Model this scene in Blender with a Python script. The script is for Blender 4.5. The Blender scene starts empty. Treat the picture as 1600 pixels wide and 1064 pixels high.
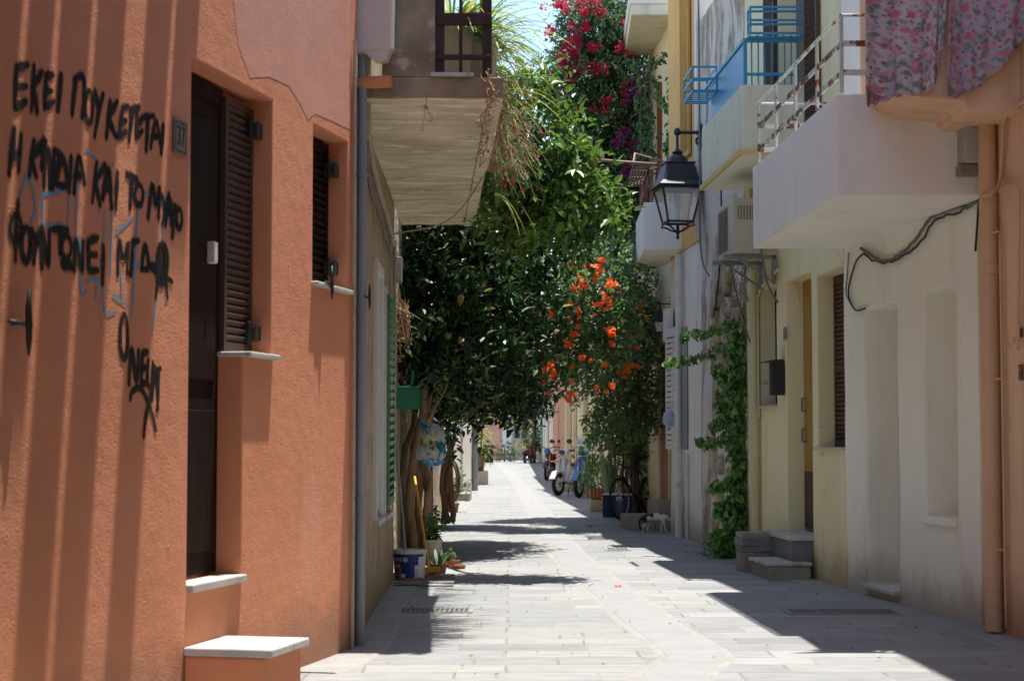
import bpy, bmesh, math, random
from mathutils import Vector, Matrix, noise
R = math.radians
PI = math.pi
scene = bpy.context.scene
C = scene.collection
random.seed(7)

# ------------------------------------------------------------------ camera, sky, sun, exposure
FPX, CAMH, PITCH = 2800.0, 1.25, math.atan(158/2800)
cam_d = bpy.data.cameras.new('camera')
cam = bpy.data.objects.new('camera', cam_d)
C.objects.link(cam)
cam.location = (0, 0, CAMH)
cam.rotation_euler = (PI/2+PITCH, 0, 0)
cam_d.sensor_width = 23.5
cam_d.lens = 23.5*FPX/1600
cam_d.clip_end = 2000
cam_d.clip_start = 0.05
cam_d.dof.use_dof = True
cam_d.dof.focus_distance = 19.0
cam_d.dof.aperture_fstop = 3.2
scene.camera = cam

SUN = Vector((0.125, 0.095, 1.0)).normalized()
elev = math.asin(SUN.z)
azim = math.atan2(SUN.x, SUN.y)            # clockwise from +Y
world = bpy.data.worlds.new('World')
scene.world = world
world.use_nodes = True
nt = world.node_tree
bg = nt.nodes['Background']
sky = nt.nodes.new('ShaderNodeTexSky')
sky.sky_type = 'NISHITA'
sky.sun_disc = False
sky.sun_elevation = elev
sky.sun_rotation = azim
sky.air_density = 1.0
sky.dust_density = 0.4
sky.ozone_density = 1.0
nt.links.new(sky.outputs[0], bg.inputs[0])
bg.inputs[1].default_value = 0.15
sun_d = bpy.data.lights.new('sun', 'SUN')
sun_d.energy = 4.5
sun_d.angle = R(0.53)
sun_d.color = (1.0, 0.97, 0.915)
sun = bpy.data.objects.new('sun', sun_d)
C.objects.link(sun)
sun.location = (3, 4, 30)
sun.rotation_euler = SUN.to_track_quat('Z', 'Y').to_euler()
scene.view_settings.view_transform = 'Standard'
scene.view_settings.look = 'None'
scene.view_settings.exposure = 1.04
scene.view_settings.gamma = 1.0
scene.render.film_transparent = False
scene.cycles.max_bounces = 8
scene.cycles.diffuse_bounces = 5
scene.cycles.transparent_max_bounces = 12
scene.cycles.use_denoising = True

# ------------------------------------------------------------------ photo pixel -> place
def ray(px, py):
    a, b = (px-800)/FPX, (532-py)/FPX
    return Vector((a, math.cos(PITCH)-math.sin(PITCH)*b, math.sin(PITCH)+math.cos(PITCH)*b))
def P(px, py, Y):
    d = ray(px, py); t = Y/d.y
    return Vector((d.x*t, Y, CAMH+d.z*t))
def G(px, py, z=0.0):
    d = ray(px, py); t = (z-CAMH)/d.z
    return Vector((d.x*t, d.y*t, z))

class Fr:
    """plan frame of a facade: x along it, y into the building, z up"""
    def __init__(s, a, b):
        s.O = Vector((a[0], a[1], 0)); s.len = math.hypot(b[0]-a[0], b[1]-a[1])
        s.ang = math.atan2(b[1]-a[1], b[0]-a[0]); s.c, s.s = math.cos(s.ang), math.sin(s.ang)
    def W(s, x, y, z=0):
        return Vector((s.O.x+x*s.c-y*s.s, s.O.y+x*s.s+y*s.c, z))
    def toL(s, p):
        dx, dy = p[0]-s.O.x, p[1]-s.O.y
        return Vector((dx*s.c+dy*s.s, -dx*s.s+dy*s.c, p[2]))
    def L(s, px, py, y=0.0):
        d = ray(px, py)
        dy = -d.x*s.s+d.y*s.c
        c0 = -(0-s.O.x)*s.s+(0-s.O.y)*s.c
        t = (y-c0)/dy
        q = s.toL((d.x*t, d.y*t, CAMH+d.z*t))
        return q.x, q.z

# ------------------------------------------------------------------ objects and tags
def thing(name, label, cat, loc=(0, 0, 0), rotz=0, group=None):
    o = bpy.data.objects.new(name, None)
    C.objects.link(o); o.empty_display_size = .2
    o.location = loc; o.rotation_euler = (0, 0, rotz)
    o['label'] = label; o['category'] = cat
    if group: o['group'] = group
    return o
def tag(o, label=None, cat=None, group=None, kind=None):
    if label: o['label'] = label
    if cat: o['category'] = cat
    if group: o['group'] = group
    if kind: o['kind'] = kind
    return o
def copy_tree(o, parent=None):
    c = o.copy(); C.objects.link(c)
    if parent is not None: c.parent = parent
    for ch in [q for q in C.objects if q.parent == o]:
        copy_tree(ch, c)
    return c

class MB:
    def __init__(s):
        s.v = []; s.f = []; s.m = []; s.cur = 0
    def vert(s, p):
        s.v.append(Vector(p)); return len(s.v)-1
    def face(s, ids, m=None):
        s.f.append(tuple(ids)); s.m.append(s.cur if m is None else m)
    def poly(s, pts, m=None):
        s.face([s.vert(p) for p in pts], m)
    def box(s, x0, y0, z0, x1, y1, z1, M=None):
        x0, x1 = min(x0, x1), max(x0, x1); y0, y1 = min(y0, y1), max(y0, y1); z0, z1 = min(z0, z1), max(z0, z1)
        ps = [(x0, y0, z0), (x1, y0, z0), (x1, y1, z0), (x0, y1, z0), (x0, y0, z1), (x1, y0, z1), (x1, y1, z1), (x0, y1, z1)]
        if M is not None: ps = [M @ Vector(p) for p in ps]
        i = [s.vert(p) for p in ps]
        for q in ((0, 3, 2, 1), (4, 5, 6, 7), (0, 1, 5, 4), (1, 2, 6, 5), (2, 3, 7, 6), (3, 0, 4, 7)):
            s.face([i[k] for k in q])
    def bar(s, a, b, w, h, up=(0, 0, 1)):
        a, b = Vector(a), Vector(b); d = (b-a); L = d.length; d.normalize()
        up = Vector(up)
        if abs(d.dot(up)) > .98: up = Vector((1, 0, 0))
        sx = d.cross(up).normalized(); sz = sx.cross(d).normalized()
        M = Matrix((( *sx, 0), (*d, 0), (*sz, 0), (0, 0, 0, 1))).transposed()
        M.translation = a
        s.box(-w/2, 0, -h/2, w/2, L, h/2, M)
    def prism(s, pts, d):
        """closed outline pts extruded by vector d"""
        d = Vector(d); a = [s.vert(p) for p in pts]; b = [s.vert(Vector(p)+d) for p in pts]
        n = len(pts)
        s.face(a[::-1]); s.face(b)
        for k in range(n):
            s.face((a[k], a[(k+1) % n], b[(k+1) % n], b[k]))
    def tube(s, pts, r, n=8, cap=True):
        pts = [Vector(p) for p in pts]
        rs = r if isinstance(r, (list, tuple)) else [r]*len(pts)
        rings = []; prev = None
        for k, p in enumerate(pts):
            t = (pts[min(k+1, len(pts)-1)]-pts[max(k-1, 0)])
            if t.length < 1e-9: t = Vector((0, 0, 1))
            t.normalize()
            if prev is None:
                a = Vector((0, 0, 1)) if abs(t.z) < .9 else Vector((1, 0, 0))
                u = t.cross(a).normalized()
            else:
                u = (prev-t*prev.dot(t))
                if u.length < 1e-6: u = t.orthogonal()
                u.normalize()
            w = t.cross(u); prev = u
            rings.append([s.vert(p+(u*math.cos(2*PI*q/n)+w*math.sin(2*PI*q/n))*rs[k]) for q in range(n)])
        for a, b in zip(rings, rings[1:]):
            for q in range(n):
                s.face((a[q], a[(q+1) % n], b[(q+1) % n], b[q]))
        if cap:
            s.face(rings[0][::-1]); s.face(rings[-1])
    def lathe(s, prof, c=(0, 0, 0), n=20, M=None):
        rings = []
        for r, z in prof:
            ring = []
            for q in range(n):
                p = Vector((r*math.cos(2*PI*q/n), r*math.sin(2*PI*q/n), z))
                if M is not None: p = M @ p
                ring.append(s.vert(p+Vector(c)))
            rings.append(ring)
        for a, b in zip(rings, rings[1:]):
            for q in range(n):
                s.face((a[q], a[(q+1) % n], b[(q+1) % n], b[q]))
        if prof[0][0] > 1e-4: s.face(rings[0][::-1])
        if prof[-1][0] > 1e-4: s.face(rings[-1])
    def ball(s, c, r, n=10, m=7):
        rx, ry, rz = r if isinstance(r, (tuple, list)) else (r, r, r)
        M = Matrix.Diagonal((rx, ry, rz, 1))
        s.lathe([(max(math.sin(PI*k/m), 1e-5), -math.cos(PI*k/m)) for k in range(m+1)], c, n, M)
    def torus(s, c, R_, r, axis='x', n=28, k=8, sc=(1, 1)):
        pts = []
        for q in range(n+1):
            a = 2*PI*q/n
            u, w = math.cos(a)*R_*sc[0], math.sin(a)*R_*sc[1]
            p = {'x': (0, u, w), 'y': (u, 0, w), 'z': (u, w, 0)}[axis]
            pts.append(Vector(c)+Vector(p))
        s.tube(pts, r, k, cap=False)
    def leaf(s, p, d, nrm, L, W, m=0, fold=.25):
        d = d.normalized(); sd = d.cross(nrm)
        if sd.length < 1e-4: sd = d.orthogonal()
        sd.normalize(); up = sd.cross(d)
        a = s.vert(p); b = s.vert(p+d*L*.45+sd*W*.5+up*W*fold); c = s.vert(p+d*L-up*W*fold*.6); e = s.vert(p+d*L*.45-sd*W*.5+up*W*fold)
        s.face((a, b, c), m); s.face((a, c, e), m)
    def leaf5(s, p, d, nrm, L, W, m=0, fold=.2):
        """broader leaf with rounded sides"""
        d = d.normalized(); sd = d.cross(nrm)
        if sd.length < 1e-4: sd = d.orthogonal()
        sd.normalize(); up = sd.cross(d)
        a = s.vert(p); b = s.vert(p+d*L*.25+sd*W*.46+up*W*fold); b2 = s.vert(p+d*L*.65+sd*W*.36+up*W*fold*.6)
        c = s.vert(p+d*L-up*W*fold*.8)
        e = s.vert(p+d*L*.25-sd*W*.46+up*W*fold); e2 = s.vert(p+d*L*.65-sd*W*.36+up*W*fold*.6)
        s.face((a, b, b2, c), m); s.face((a, c, e2, e), m)
    def build(s, name, mat, parent=None, smooth=False, bevel=0, seg=2, loc=None, merge=False, auto=None):
        me = bpy.data.meshes.new(name)
        me.from_pydata([tuple(p) for p in s.v], [], s.f)
        mats = mat if isinstance(mat, (list, tuple)) else [mat]
        for k in mats: me.materials.append(k)
        if len(mats) > 1: me.polygons.foreach_set('material_index', s.m)
        if merge or bevel:
            bm = bmesh.new(); bm.from_mesh(me)
            bmesh.ops.remove_doubles(bm, verts=bm.verts, dist=1e-5)
            bmesh.ops.recalc_face_normals(bm, faces=bm.faces)
            bm.to_mesh(me); bm.free()
        if smooth: me.polygons.foreach_set('use_smooth', [True]*len(me.polygons))
        if auto is not None:
            me.set_sharp_from_angle(angle=R(auto))
        me.update()
        o = bpy.data.objects.new(name, me); C.objects.link(o)
        if parent is not None: o.parent = parent
        if loc is not None: o.location = loc
        if bevel:
            b = o.modifiers.new('bevel', 'BEVEL'); b.width = bevel; b.segments = seg
            b.limit_method = 'ANGLE'; b.angle_limit = R(35)
        return o

# ------------------------------------------------------------------ materials
def node(nt, t, **kw):
    n = nt.nodes.new(t)
    for k, v in kw.items(): setattr(n, k, v)
    return n
MATS = {}
def mat(name, c1, c2=None, rough=.85, vs=1.5, vdet=4, vsoft=.25, bump=0, bs=60, bdet=4, bdist=.01, metal=0, stretch=(1, 1, 1),
        c3=None, t3=.6, s3=2.5, w3=.06, st3=(1, 1, 1), low=None, lowh=.5, spec=.35, fine=0, trans=0, coat=0, crack=0, crs=.9):
    if name in MATS: return MATS[name]
    m = bpy.data.materials.new(name); m.use_nodes = True
    nt = m.node_tree; L = nt.links.new; b = nt.nodes['Principled BSDF']
    b.inputs['Roughness'].default_value = rough
    b.inputs['Metallic'].default_value = metal
    b.inputs['Specular IOR Level'].default_value = spec
    if coat: b.inputs['Coat Weight'].default_value = coat
    tc = node(nt, 'ShaderNodeTexCoord')
    def mapped(st):
        mp = node(nt, 'ShaderNodeMapping'); mp.inputs['Scale'].default_value = st
        L(tc.outputs['Object'], mp.inputs['Vector']); return mp.outputs[0]
    def noi(scale, det, st, rg=.55):
        n = node(nt, 'ShaderNodeTexNoise'); n.inputs['Scale'].default_value = scale
        n.inputs['Detail'].default_value = det; n.inputs['Roughness'].default_value = rg
        L(mapped(st), n.inputs['Vector']); return n.outputs[0]
    def step(val, lo, hi):
        r = node(nt, 'ShaderNodeMapRange'); r.interpolation_type = 'SMOOTHSTEP'
        r.inputs[1].default_value = lo; r.inputs[2].default_value = hi
        L(val, r.inputs[0]); return r.outputs[0]
    def mix(fac, a, c):
        x = node(nt, 'ShaderNodeMix', data_type='RGBA')
        if isinstance(fac, float): x.inputs[0].default_value = fac
        else: L(fac, x.inputs[0])
        for sk, val in ((6, a), (7, c)):
            if isinstance(val, tuple): x.inputs[sk].default_value = (*val, 1)
            else: L(val, x.inputs[sk])
        return x.outputs[2]
    col = tuple(c1)
    if c2 is not None:
        col = mix(step(noi(vs, vdet, stretch), .5-vsoft, .5+vsoft), tuple(c1), tuple(c2))
    if c3 is not None:
        col = mix(step(noi(s3, 5, st3, .6), t3-w3, t3+w3), col, tuple(c3))
    if crack:
        nd = node(nt, 'ShaderNodeTexNoise'); nd.inputs['Scale'].default_value = 2.2; nd.inputs['Detail'].default_value = 6; L(tc.outputs['Object'], nd.inputs['Vector'])
        ad_ = node(nt, 'ShaderNodeVectorMath', operation='MULTIPLY_ADD'); L(nd.outputs[1], ad_.inputs[0]); ad_.inputs[1].default_value = (.55, .55, .55); L(tc.outputs['Object'], ad_.inputs[2])
        vo = node(nt, 'ShaderNodeTexVoronoi', feature='DISTANCE_TO_EDGE'); vo.inputs['Scale'].default_value = crs; L(ad_.outputs[0], vo.inputs['Vector'])
        k1 = step(vo.outputs[0], .007, .001); k2 = step(noi(1.3, 3, (1, 1, 1)), .47, .60)
        mu = node(nt, 'ShaderNodeMath', operation='MULTIPLY'); L(k1, mu.inputs[0]); L(k2, mu.inputs[1])
        mu2 = node(nt, 'ShaderNodeMath', operation='MULTIPLY'); L(mu.outputs[0], mu2.inputs[0]); mu2.inputs[1].default_value = crack
        col = mix(mu2.outputs[0], col, (.10, .08, .06))
    if fine:
        n = noi(bs*.6, 3, (1, 1, 1)); k = step(n, .3, .7)
        col = mix(k, col, mix(float(fine), col, (0.02, 0.017, 0.014)))
    if low is not None:
        sp = node(nt, 'ShaderNodeSeparateXYZ'); L(tc.outputs['Object'], sp.inputs[0])
        n = noi(3, 5, (1, 1, .5), .65)
        ma = node(nt, 'ShaderNodeMath', operation='MULTIPLY_ADD'); L(n, ma.inputs[0]); ma.inputs[1].default_value = -lowh*1.6; L(sp.outputs[2], ma.inputs[2])
        r = node(nt, 'ShaderNodeMapRange'); r.inputs[1].default_value = -lowh*.55; r.inputs[2].default_value = lowh*.25
        r.inputs[3].default_value = .85; r.inputs[4].default_value = 0
        L(ma.outputs[0], r.inputs[0]); col = mix(r.outputs[0], col, tuple(low))
    if isinstance(col, tuple): b.inputs['Base Color'].default_value = (*col, 1)
    else: L(col, b.inputs['Base Color'])
    if bump:
        n = noi(bs, bdet, (1, 1, 1), .6)
        n2 = noi(bs*.12, 3, (1, 1, 1))
        ad = node(nt, 'ShaderNodeMath', operation='MULTIPLY_ADD'); L(n2, ad.inputs[0]); ad.inputs[1].default_value = 1.5; L(n, ad.inputs[2])
        bp = node(nt, 'ShaderNodeBump'); bp.inputs['Strength'].default_value = bump; bp.inputs['Distance'].default_value = bdist
        L(ad.outputs[0], bp.inputs['Height']); L(bp.outputs[0], b.inputs['Normal'])
    if trans:
        t = node(nt, 'ShaderNodeBsdfTranslucent')
        if isinstance(col, tuple): t.inputs[0].default_value = (min(1, col[0]*1.5), min(1, col[1]*1.6), col[2], 1)
        else:
            hs = node(nt, 'ShaderNodeHueSaturation'); hs.inputs['Value'].default_value = 1.7; L(col, hs.inputs['Color']); L(hs.outputs[0], t.inputs[0])
        mx = node(nt, 'ShaderNodeMixShader'); mx.inputs[0].default_value = trans
        out = [q for q in nt.nodes if q.type == 'OUTPUT_MATERIAL'][0]
        L(b.outputs[0], mx.inputs[1]); L(t.outputs[0], mx.inputs[2]); L(mx.outputs[0], out.inputs[0])
    MATS[name] = m
    return m

# facades
M_pink = mat('pink_stucco', (.66, .268, .142), (.58, .228, .118), vs=1.3, bump=.62, bs=80, bdist=.006, crack=.16, crs=.6, c3=(.64, .285, .165), t3=.63, s3=1.1, st3=(1, 1, .45), low=(.30, .155, .10), lowh=.35)
M_pinkpaint = mat('pink_paint', (.66, .26, .13), (.60, .232, .113), vs=2, bump=.25, bs=60, bdist=.004)
M_pinkpatch = mat('pink_fresh_paint', (.63, .31, .222), (.58, .28, .20), vs=3, bump=.35, bs=80, bdist=.004)
M_tan = mat('tan_wall', (.42, .33, .21), (.34, .26, .165), vs=1.6, bump=.6, bs=30, bdist=.01, c3=(.27, .215, .14), t3=.58, s3=3, low=(.20, .15, .085), lowh=.9)
M_conc = mat('old_concrete', (.36, .28, .20), (.19, .145, .10), vs=3.5, bump=.8, bs=26, bdist=.015, c3=(.44, .36, .27), t3=.6, s3=6)
M_soffit = mat('stained_soffit', (.80, .68, .48), (.46, .37, .25), vs=2.4, vdet=8, vsoft=.24, stretch=(1.5, .7, 1), bump=1.0, bs=16, bdist=.02, c3=(.84, .76, .60), t3=.59, s3=3.0, w3=.04, st3=(2.2, .8, 1), crack=.5, crs=1.1)
M_white = mat('white_wall', (.86, .83, .74), (.82, .785, .695), vs=1.2, bump=.35, bs=22, bdist=.008, c3=(.75, .71, .62), t3=.62, s3=3.2, w3=.14, st3=(1, 1, .2), crack=.10, crs=.7, low=(.42, .38, .31), lowh=.32)
M_whitebal = mat('white_balcony_paint', (.80, .785, .765), (.76, .74, .72), vs=1.6, bump=.25, bs=20, bdist=.006, c3=(.72, .69, .64), t3=.62, s3=4, w3=.14, st3=(1, 1, .2), crack=.05, crs=.6)
M_yellow = mat('pale_yellow_wall', (.80, .71, .44), (.75, .655, .395), vs=1.4, bump=.3, bs=24, bdist=.006, c3=(.70, .61, .385), t3=.60, s3=3.4, w3=.12, st3=(1, 1, .14), crack=.45, low=(.45, .36, .20), lowh=.34)
M_yelbal = mat('yellow_balcony_paint', (.74, .70, .53), (.69, .65, .485), vs=1.5, bump=.25, bs=20, bdist=.006, c3=(.58, .53, .39), t3=.6, s3=4, w3=.12, st3=(1, 1, .16), crack=.4)
M_yeltrim = mat('yellow_trim_paint', (.66, .50, .19), (.60, .45, .17), vs=3, bump=.2, bs=20)
M_peach = mat('peach_wall', (.74, .49, .32), (.68, .44, .28), vs=1.3, bump=.3, bs=30, bdist=.006, c3=(.58, .36, .22), t3=.60, s3=3.2, w3=.12, st3=(1, 1, .15), crack=.4, low=(.40, .21, .12), lowh=.35)
M_stone = mat('stripped_stone', (.42, .34, .255), (.28, .205, .145), vs=3, vsoft=.16, bump=1.0, bs=11, bdist=.04, c3=(.63, .58, .52), t3=.50, s3=1.6, w3=.05, st3=(1, 1, .4))
M_whiteold = mat('old_white_wall', (.76, .735, .69), (.66, .62, .56), vs=1.8, bump=.5, bs=18, bdist=.012, c3=(.36, .27, .19), t3=.665, s3=2.6, w3=.02, st3=(1, 1, .5), low=(.38, .34, .27), lowh=.4)
M_ochre = mat('ochre_wall', (.70, .43, .15), (.60, .36, .125), vs=2, bump=.3, bs=25)
M_cream = mat('cream_wall', (.74, .63, .43), (.66, .55, .37), vs=1.6, bump=.4, bs=20, c3=(.44, .35, .23), t3=.66, s3=2.5, low=(.36, .29, .19), lowh=.5)
M_salmon = mat('salmon_wall', (.62, .33, .235), (.55, .285, .20), vs=1.5, bump=.3, bs=25)
M_rubble = mat('rubble_wall', (.46, .36, .24), (.29, .22, .145), vs=4.5, vsoft=.12, bump=1.0, bs=9, bdist=.05, c3=(.55, .47, .36), t3=.6, s3=5)
# stone, metal, wood ...
M_marble = mat('worn_marble', (.54, .52, .48), (.40, .38, .345), vs=4, bump=.2, bs=30, rough=.55, c3=(.27, .24, .20), t3=.62, s3=6)
M_bluestone = mat('grey_marble', (.17, .18, .20), (.12, .125, .14), vs=5, rough=.5, bump=.2, bs=30, c3=(.30, .29, .27), t3=.66, s3=4)
M_block = mat('concrete_block', (.34, .31, .26), (.25, .225, .185), vs=6, bump=.7, bs=45, bdist=.008)
M_block2 = mat('grey_concrete_block', (.24, .235, .225), (.17, .165, .155), vs=6, bump=.7, bs=45, bdist=.008)
M_darkwood = mat('dark_wood', (.022, .010, .007), (.013, .006, .004), vs=3, stretch=(6, 6, .6), rough=.7, spec=.12, bump=.25, bs=30, bdist=.003)
M_brownwood = mat('brown_shutter_wood', (.085, .046, .034), (.055, .030, .022), vs=3, stretch=(6, 6, .6), rough=.6, bump=.25, bs=30, bdist=.003)
M_balwood = mat('oxblood_timber', (.052, .024, .020), (.034, .015, .013), vs=4, stretch=(4, 4, 1), rough=.6, bump=.3, bs=30, bdist=.003)
M_orangewood = mat('orange_wood', (.36, .115, .028), (.25, .075, .018), vs=3, stretch=(6, 6, .6), rough=.6, bump=.2, bs=30)
M_ochrewood = mat('ochre_door_wood', (.40, .235, .055), (.31, .175, .04), vs=3, stretch=(6, 6, .6), rough=.6, bump=.2, bs=30)
M_ochreslat = mat('ochre_shutter', (.56, .33, .085), (.48, .27, .07), vs=3, rough=.65, bump=.2, bs=30)
M_black = mat('black_iron', (.018, .017, .017), (.030, .028, .027), vs=9, rough=.5, spec=.4, bump=.2, bs=50, bdist=.002)
M_blackpaint = mat('black_spray', (.014, .013, .013), rough=.75, spec=.2)
def spray_mat(name, c, cover, scale):
    m = mat(name, c, rough=.75, spec=.2); nt = m.node_tree; b = nt.nodes['Principled BSDF']
    tc = node(nt, 'ShaderNodeTexCoord'); n = node(nt, 'ShaderNodeTexNoise'); n.inputs['Scale'].default_value = scale; n.inputs['Detail'].default_value = 3
    nt.links.new(tc.outputs['Object'], n.inputs['Vector']); r = node(nt, 'ShaderNodeMapRange'); r.inputs[1].default_value = cover-.05; r.inputs[2].default_value = cover+.05
    nt.links.new(n.outputs[0], r.inputs[0]); nt.links.new(r.outputs[0], b.inputs['Alpha']); return m
M_blackpaint = spray_mat('black_spray_worn', (.014, .013, .013), .36, 130)
M_overspray = spray_mat('black_overspray', (.022, .018, .017), .56, 210)
M_bluepaint = mat('blue_spray', (.10, .27, .42), (.13, .31, .46), vs=20, rough=.8)
M_grey = mat('grey_pvc', (.27, .285, .30), (.21, .22, .235), vs=4, stretch=(1, 1, .3), rough=.6, c3=(.30, .29, .28), t3=.68, s3=6)
M_greyl = mat('light_grey_pipe', (.42, .44, .47), (.36, .375, .40), vs=4, rough=.5)
M_whitepvc = mat('white_pvc', (.66, .65, .62), (.58, .57, .54), vs=4, rough=.5, c3=(.45, .42, .36), t3=.68, s3=5)
M_creampipe = mat('cream_pipe', (.60, .51, .29), (.54, .45, .25), vs=4, rough=.55)
M_peachpipe = mat('peach_pipe', (.62, .39, .235), (.56, .345, .20), vs=3, rough=.5, c3=(.45, .22, .11), t3=.7, s3=4)
M_cable = mat('grey_cable', (.19, .17, .145), (.13, .115, .10), vs=14, rough=.7)
M_cable2 = mat('pale_cable', (.42, .36, .28), (.32, .27, .20), vs=14, rough=.7, bump=.5, bs=40)
M_cabled = mat('dark_cable', (.03, .028, .026), rough=.6)
M_plasticbox = mat('pale_plastic', (.56, .50, .47), (.49, .43, .40), vs=3, rough=.5, c3=(.52, .30, .24), t3=.7, s3=5)
M_meter = mat('meter_plastic', (.40, .385, .35), (.33, .31, .28), vs=4, rough=.6, c3=(.24, .20, .15), t3=.66, s3=7)
M_ac = mat('air_unit_enamel', (.50, .46, .35), (.44, .40, .30), vs=4, rough=.5, c3=(.40, .30, .17), t3=.68, s3=6)
M_acdark = mat('air_unit_grille', (.20, .185, .155), rough=.6)
M_galv = mat('galvanised', (.25, .26, .26), (.18, .185, .185), vs=7, rough=.5, metal=.5)
M_blue = mat('turquoise_rail_paint', (.055, .27, .44), (.045, .23, .38), vs=4, rough=.45, c3=(.12, .33, .47), t3=.66, s3=8)
M_bluepanel = mat('turquoise_panel_paint', (.010, .205, .40), (.008, .175, .35), vs=2.5, rough=.4)
M_rust = mat('flaking_rail_paint', (.50, .54, .50), (.42, .45, .42), vs=6, rough=.7, c3=(.22, .075, .030), t3=.585, s3=9, w3=.02, bump=.6, bs=40, bdist=.003)
M_rustbar = mat('rusty_flat_bar', (.20, .085, .040), (.13, .052, .026), vs=9, rough=.8, c3=(.55, .56, .50), t3=.51, s3=7, w3=.02, bump=.7, bs=40, bdist=.003)
M_redrail = mat('red_rail', (.16, .055, .045), (.12, .04, .034), vs=6, rough=.6)
M_brownrack = mat('rusty_rack', (.27, .165, .15), (.21, .12, .105), vs=6, rough=.65)
M_whiteshut = mat('white_shutter_paint', (.62, .61, .60), (.55, .54, .53), vs=4, rough=.55)
M_whiteframe = mat('white_frame_paint', (.66, .66, .65), (.58, .58, .57), vs=4, rough=.5)
M_greenshut = mat('green_shutter_paint', (.085, .20, .105), (.065, .16, .083), vs=4, rough=.5)
M_tealshut = mat('teal_shutter_paint', (.05, .33, .32), (.04, .28, .275), vs=4, rough=.5)
M_dark = mat('dark_interior', (.010, .008, .007), rough=.9)
M_glassdark = mat('dark_window_glass', (.02, .023, .026), rough=.08, spec=.6)
M_plate = mat('plate_enamel', (.24, .21, .16), (.19, .165, .125), vs=10, rough=.6)
M_platet = mat('plate_numeral', (.035, .032, .030), rough=.6)
M_terra = mat('terracotta', (.40, .155, .075), (.33, .12, .058), vs=6, rough=.8, bump=.3, bs=40)
M_pot = mat('pale_pot', (.52, .485, .42), (.43, .40, .34), vs=5, rough=.7, bump=.3, bs=30)
M_potw = mat('white_pot', (.60, .58, .54), (.50, .48, .44), vs=5, rough=.6)
M_soil = mat('soil', (.06, .042, .028), (.035, .025, .017), vs=20, rough=.95, bump=.8, bs=40)
M_bark = mat('ficus_bark', (.40, .26, .155), (.24, .15, .09), vs=5, stretch=(3, 3, .7), rough=.85, bump=.8, bs=24, bdist=.02)
M_barkd = mat('dark_bark', (.12, .08, .055), (.07, .048, .034), vs=5, stretch=(3, 3, .7), rough=.9, bump=.8, bs=24, bdist=.02)
M_twig = mat('dry_twig', (.30, .20, .12), (.20, .125, .075), vs=10, rough=.9)
M_dry = mat('dried_flowers', (.42, .29, .17), (.32, .20, .11), vs=10, rough=.95)
M_bucket = mat('white_bucket_plastic', (.62, .61, .58), (.55, .54, .51), vs=5, rough=.45)
M_bucketblue = mat('blue_bucket_print', (.018, .045, .20), (.015, .038, .17), vs=4, rough=.4)
M_bucketred = mat('red_bucket_print', (.36, .03, .035), rough=.45)
M_print = mat('white_bucket_print', (.66, .65, .63), rough=.5)
M_yelstick = mat('yellow_handle', (.55, .30, .015), (.48, .25, .012), vs=9, rough=.5)
M_alu = mat('aluminium_pole', (.36, .345, .33), (.28, .265, .25), vs=8, rough=.4, metal=.4)
M_greenpl = mat('green_dustpan_plastic', (.008, .17, .085), (.007, .14, .07), vs=4, rough=.35)
M_bluecrate = mat('blue_plastic', (.012, .035, .20), (.010, .03, .165), vs=4, rough=.4)
M_rubber = mat('black_rubber', (.018, .018, .018), rough=.75)
M_chrome = mat('chrome', (.55, .55, .55), rough=.25, metal=1)
M_rim = mat('dull_rim', (.42, .42, .42), rough=.4, metal=.6)
M_scoot = mat('blue_scooter_paint', (.06, .18, .45), (.05, .16, .41), vs=3, rough=.3, coat=.5)
M_scootw = mat('white_scooter_plastic', (.60, .60, .60), (.54, .54, .54), vs=3, rough=.35)
M_maroon = mat('maroon_paint', (.10, .016, .018), (.08, .013, .015), vs=3, rough=.3, coat=.4)
M_seat = mat('black_vinyl', (.022, .022, .024), rough=.5)
M_redl = mat('red_lens', (.45, .02, .015), rough=.25)
M_orangel = mat('orange_lens', (.65, .18, .02), rough=.25)
M_purple = mat('purple_frame_paint', (.055, .018, .045), rough=.35)
M_soilp = mat('leaf_litter', (.22, .15, .09), (.14, .09, .05), vs=10, rough=.95)
M_towel = mat('doormat_cloth', (.24, .20, .165), (.17, .14, .115), vs=14, rough=.95, bump=.6, bs=60)
M_glass = None
def glass_mat():
    m = bpy.data.materials.new('lantern_glass'); m.use_nodes = True
    b = m.node_tree.nodes['Principled BSDF']
    b.inputs['Base Color'].default_value = (.92, .93, .92, 1); b.inputs['Roughness'].default_value = .06
    b.inputs['Alpha'].default_value = .22; b.inputs['Specular IOR Level'].default_value = .5
    return m
M_glass = glass_mat()
def film_mat(name, c, alpha):
    m = bpy.data.materials.new(name); m.use_nodes = True
    b = m.node_tree.nodes['Principled BSDF']
    b.inputs['Base Color'].default_value = (*c, 1); b.inputs['Roughness'].default_value = .3
    b.inputs['Alpha'].default_value = alpha
    return m
M_bagblue = film_mat('blue_plastic_film', (.03, .26, .50), .80)
M_bagclear = film_mat('clear_plastic_film', (.60, .66, .72), .55)
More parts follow.
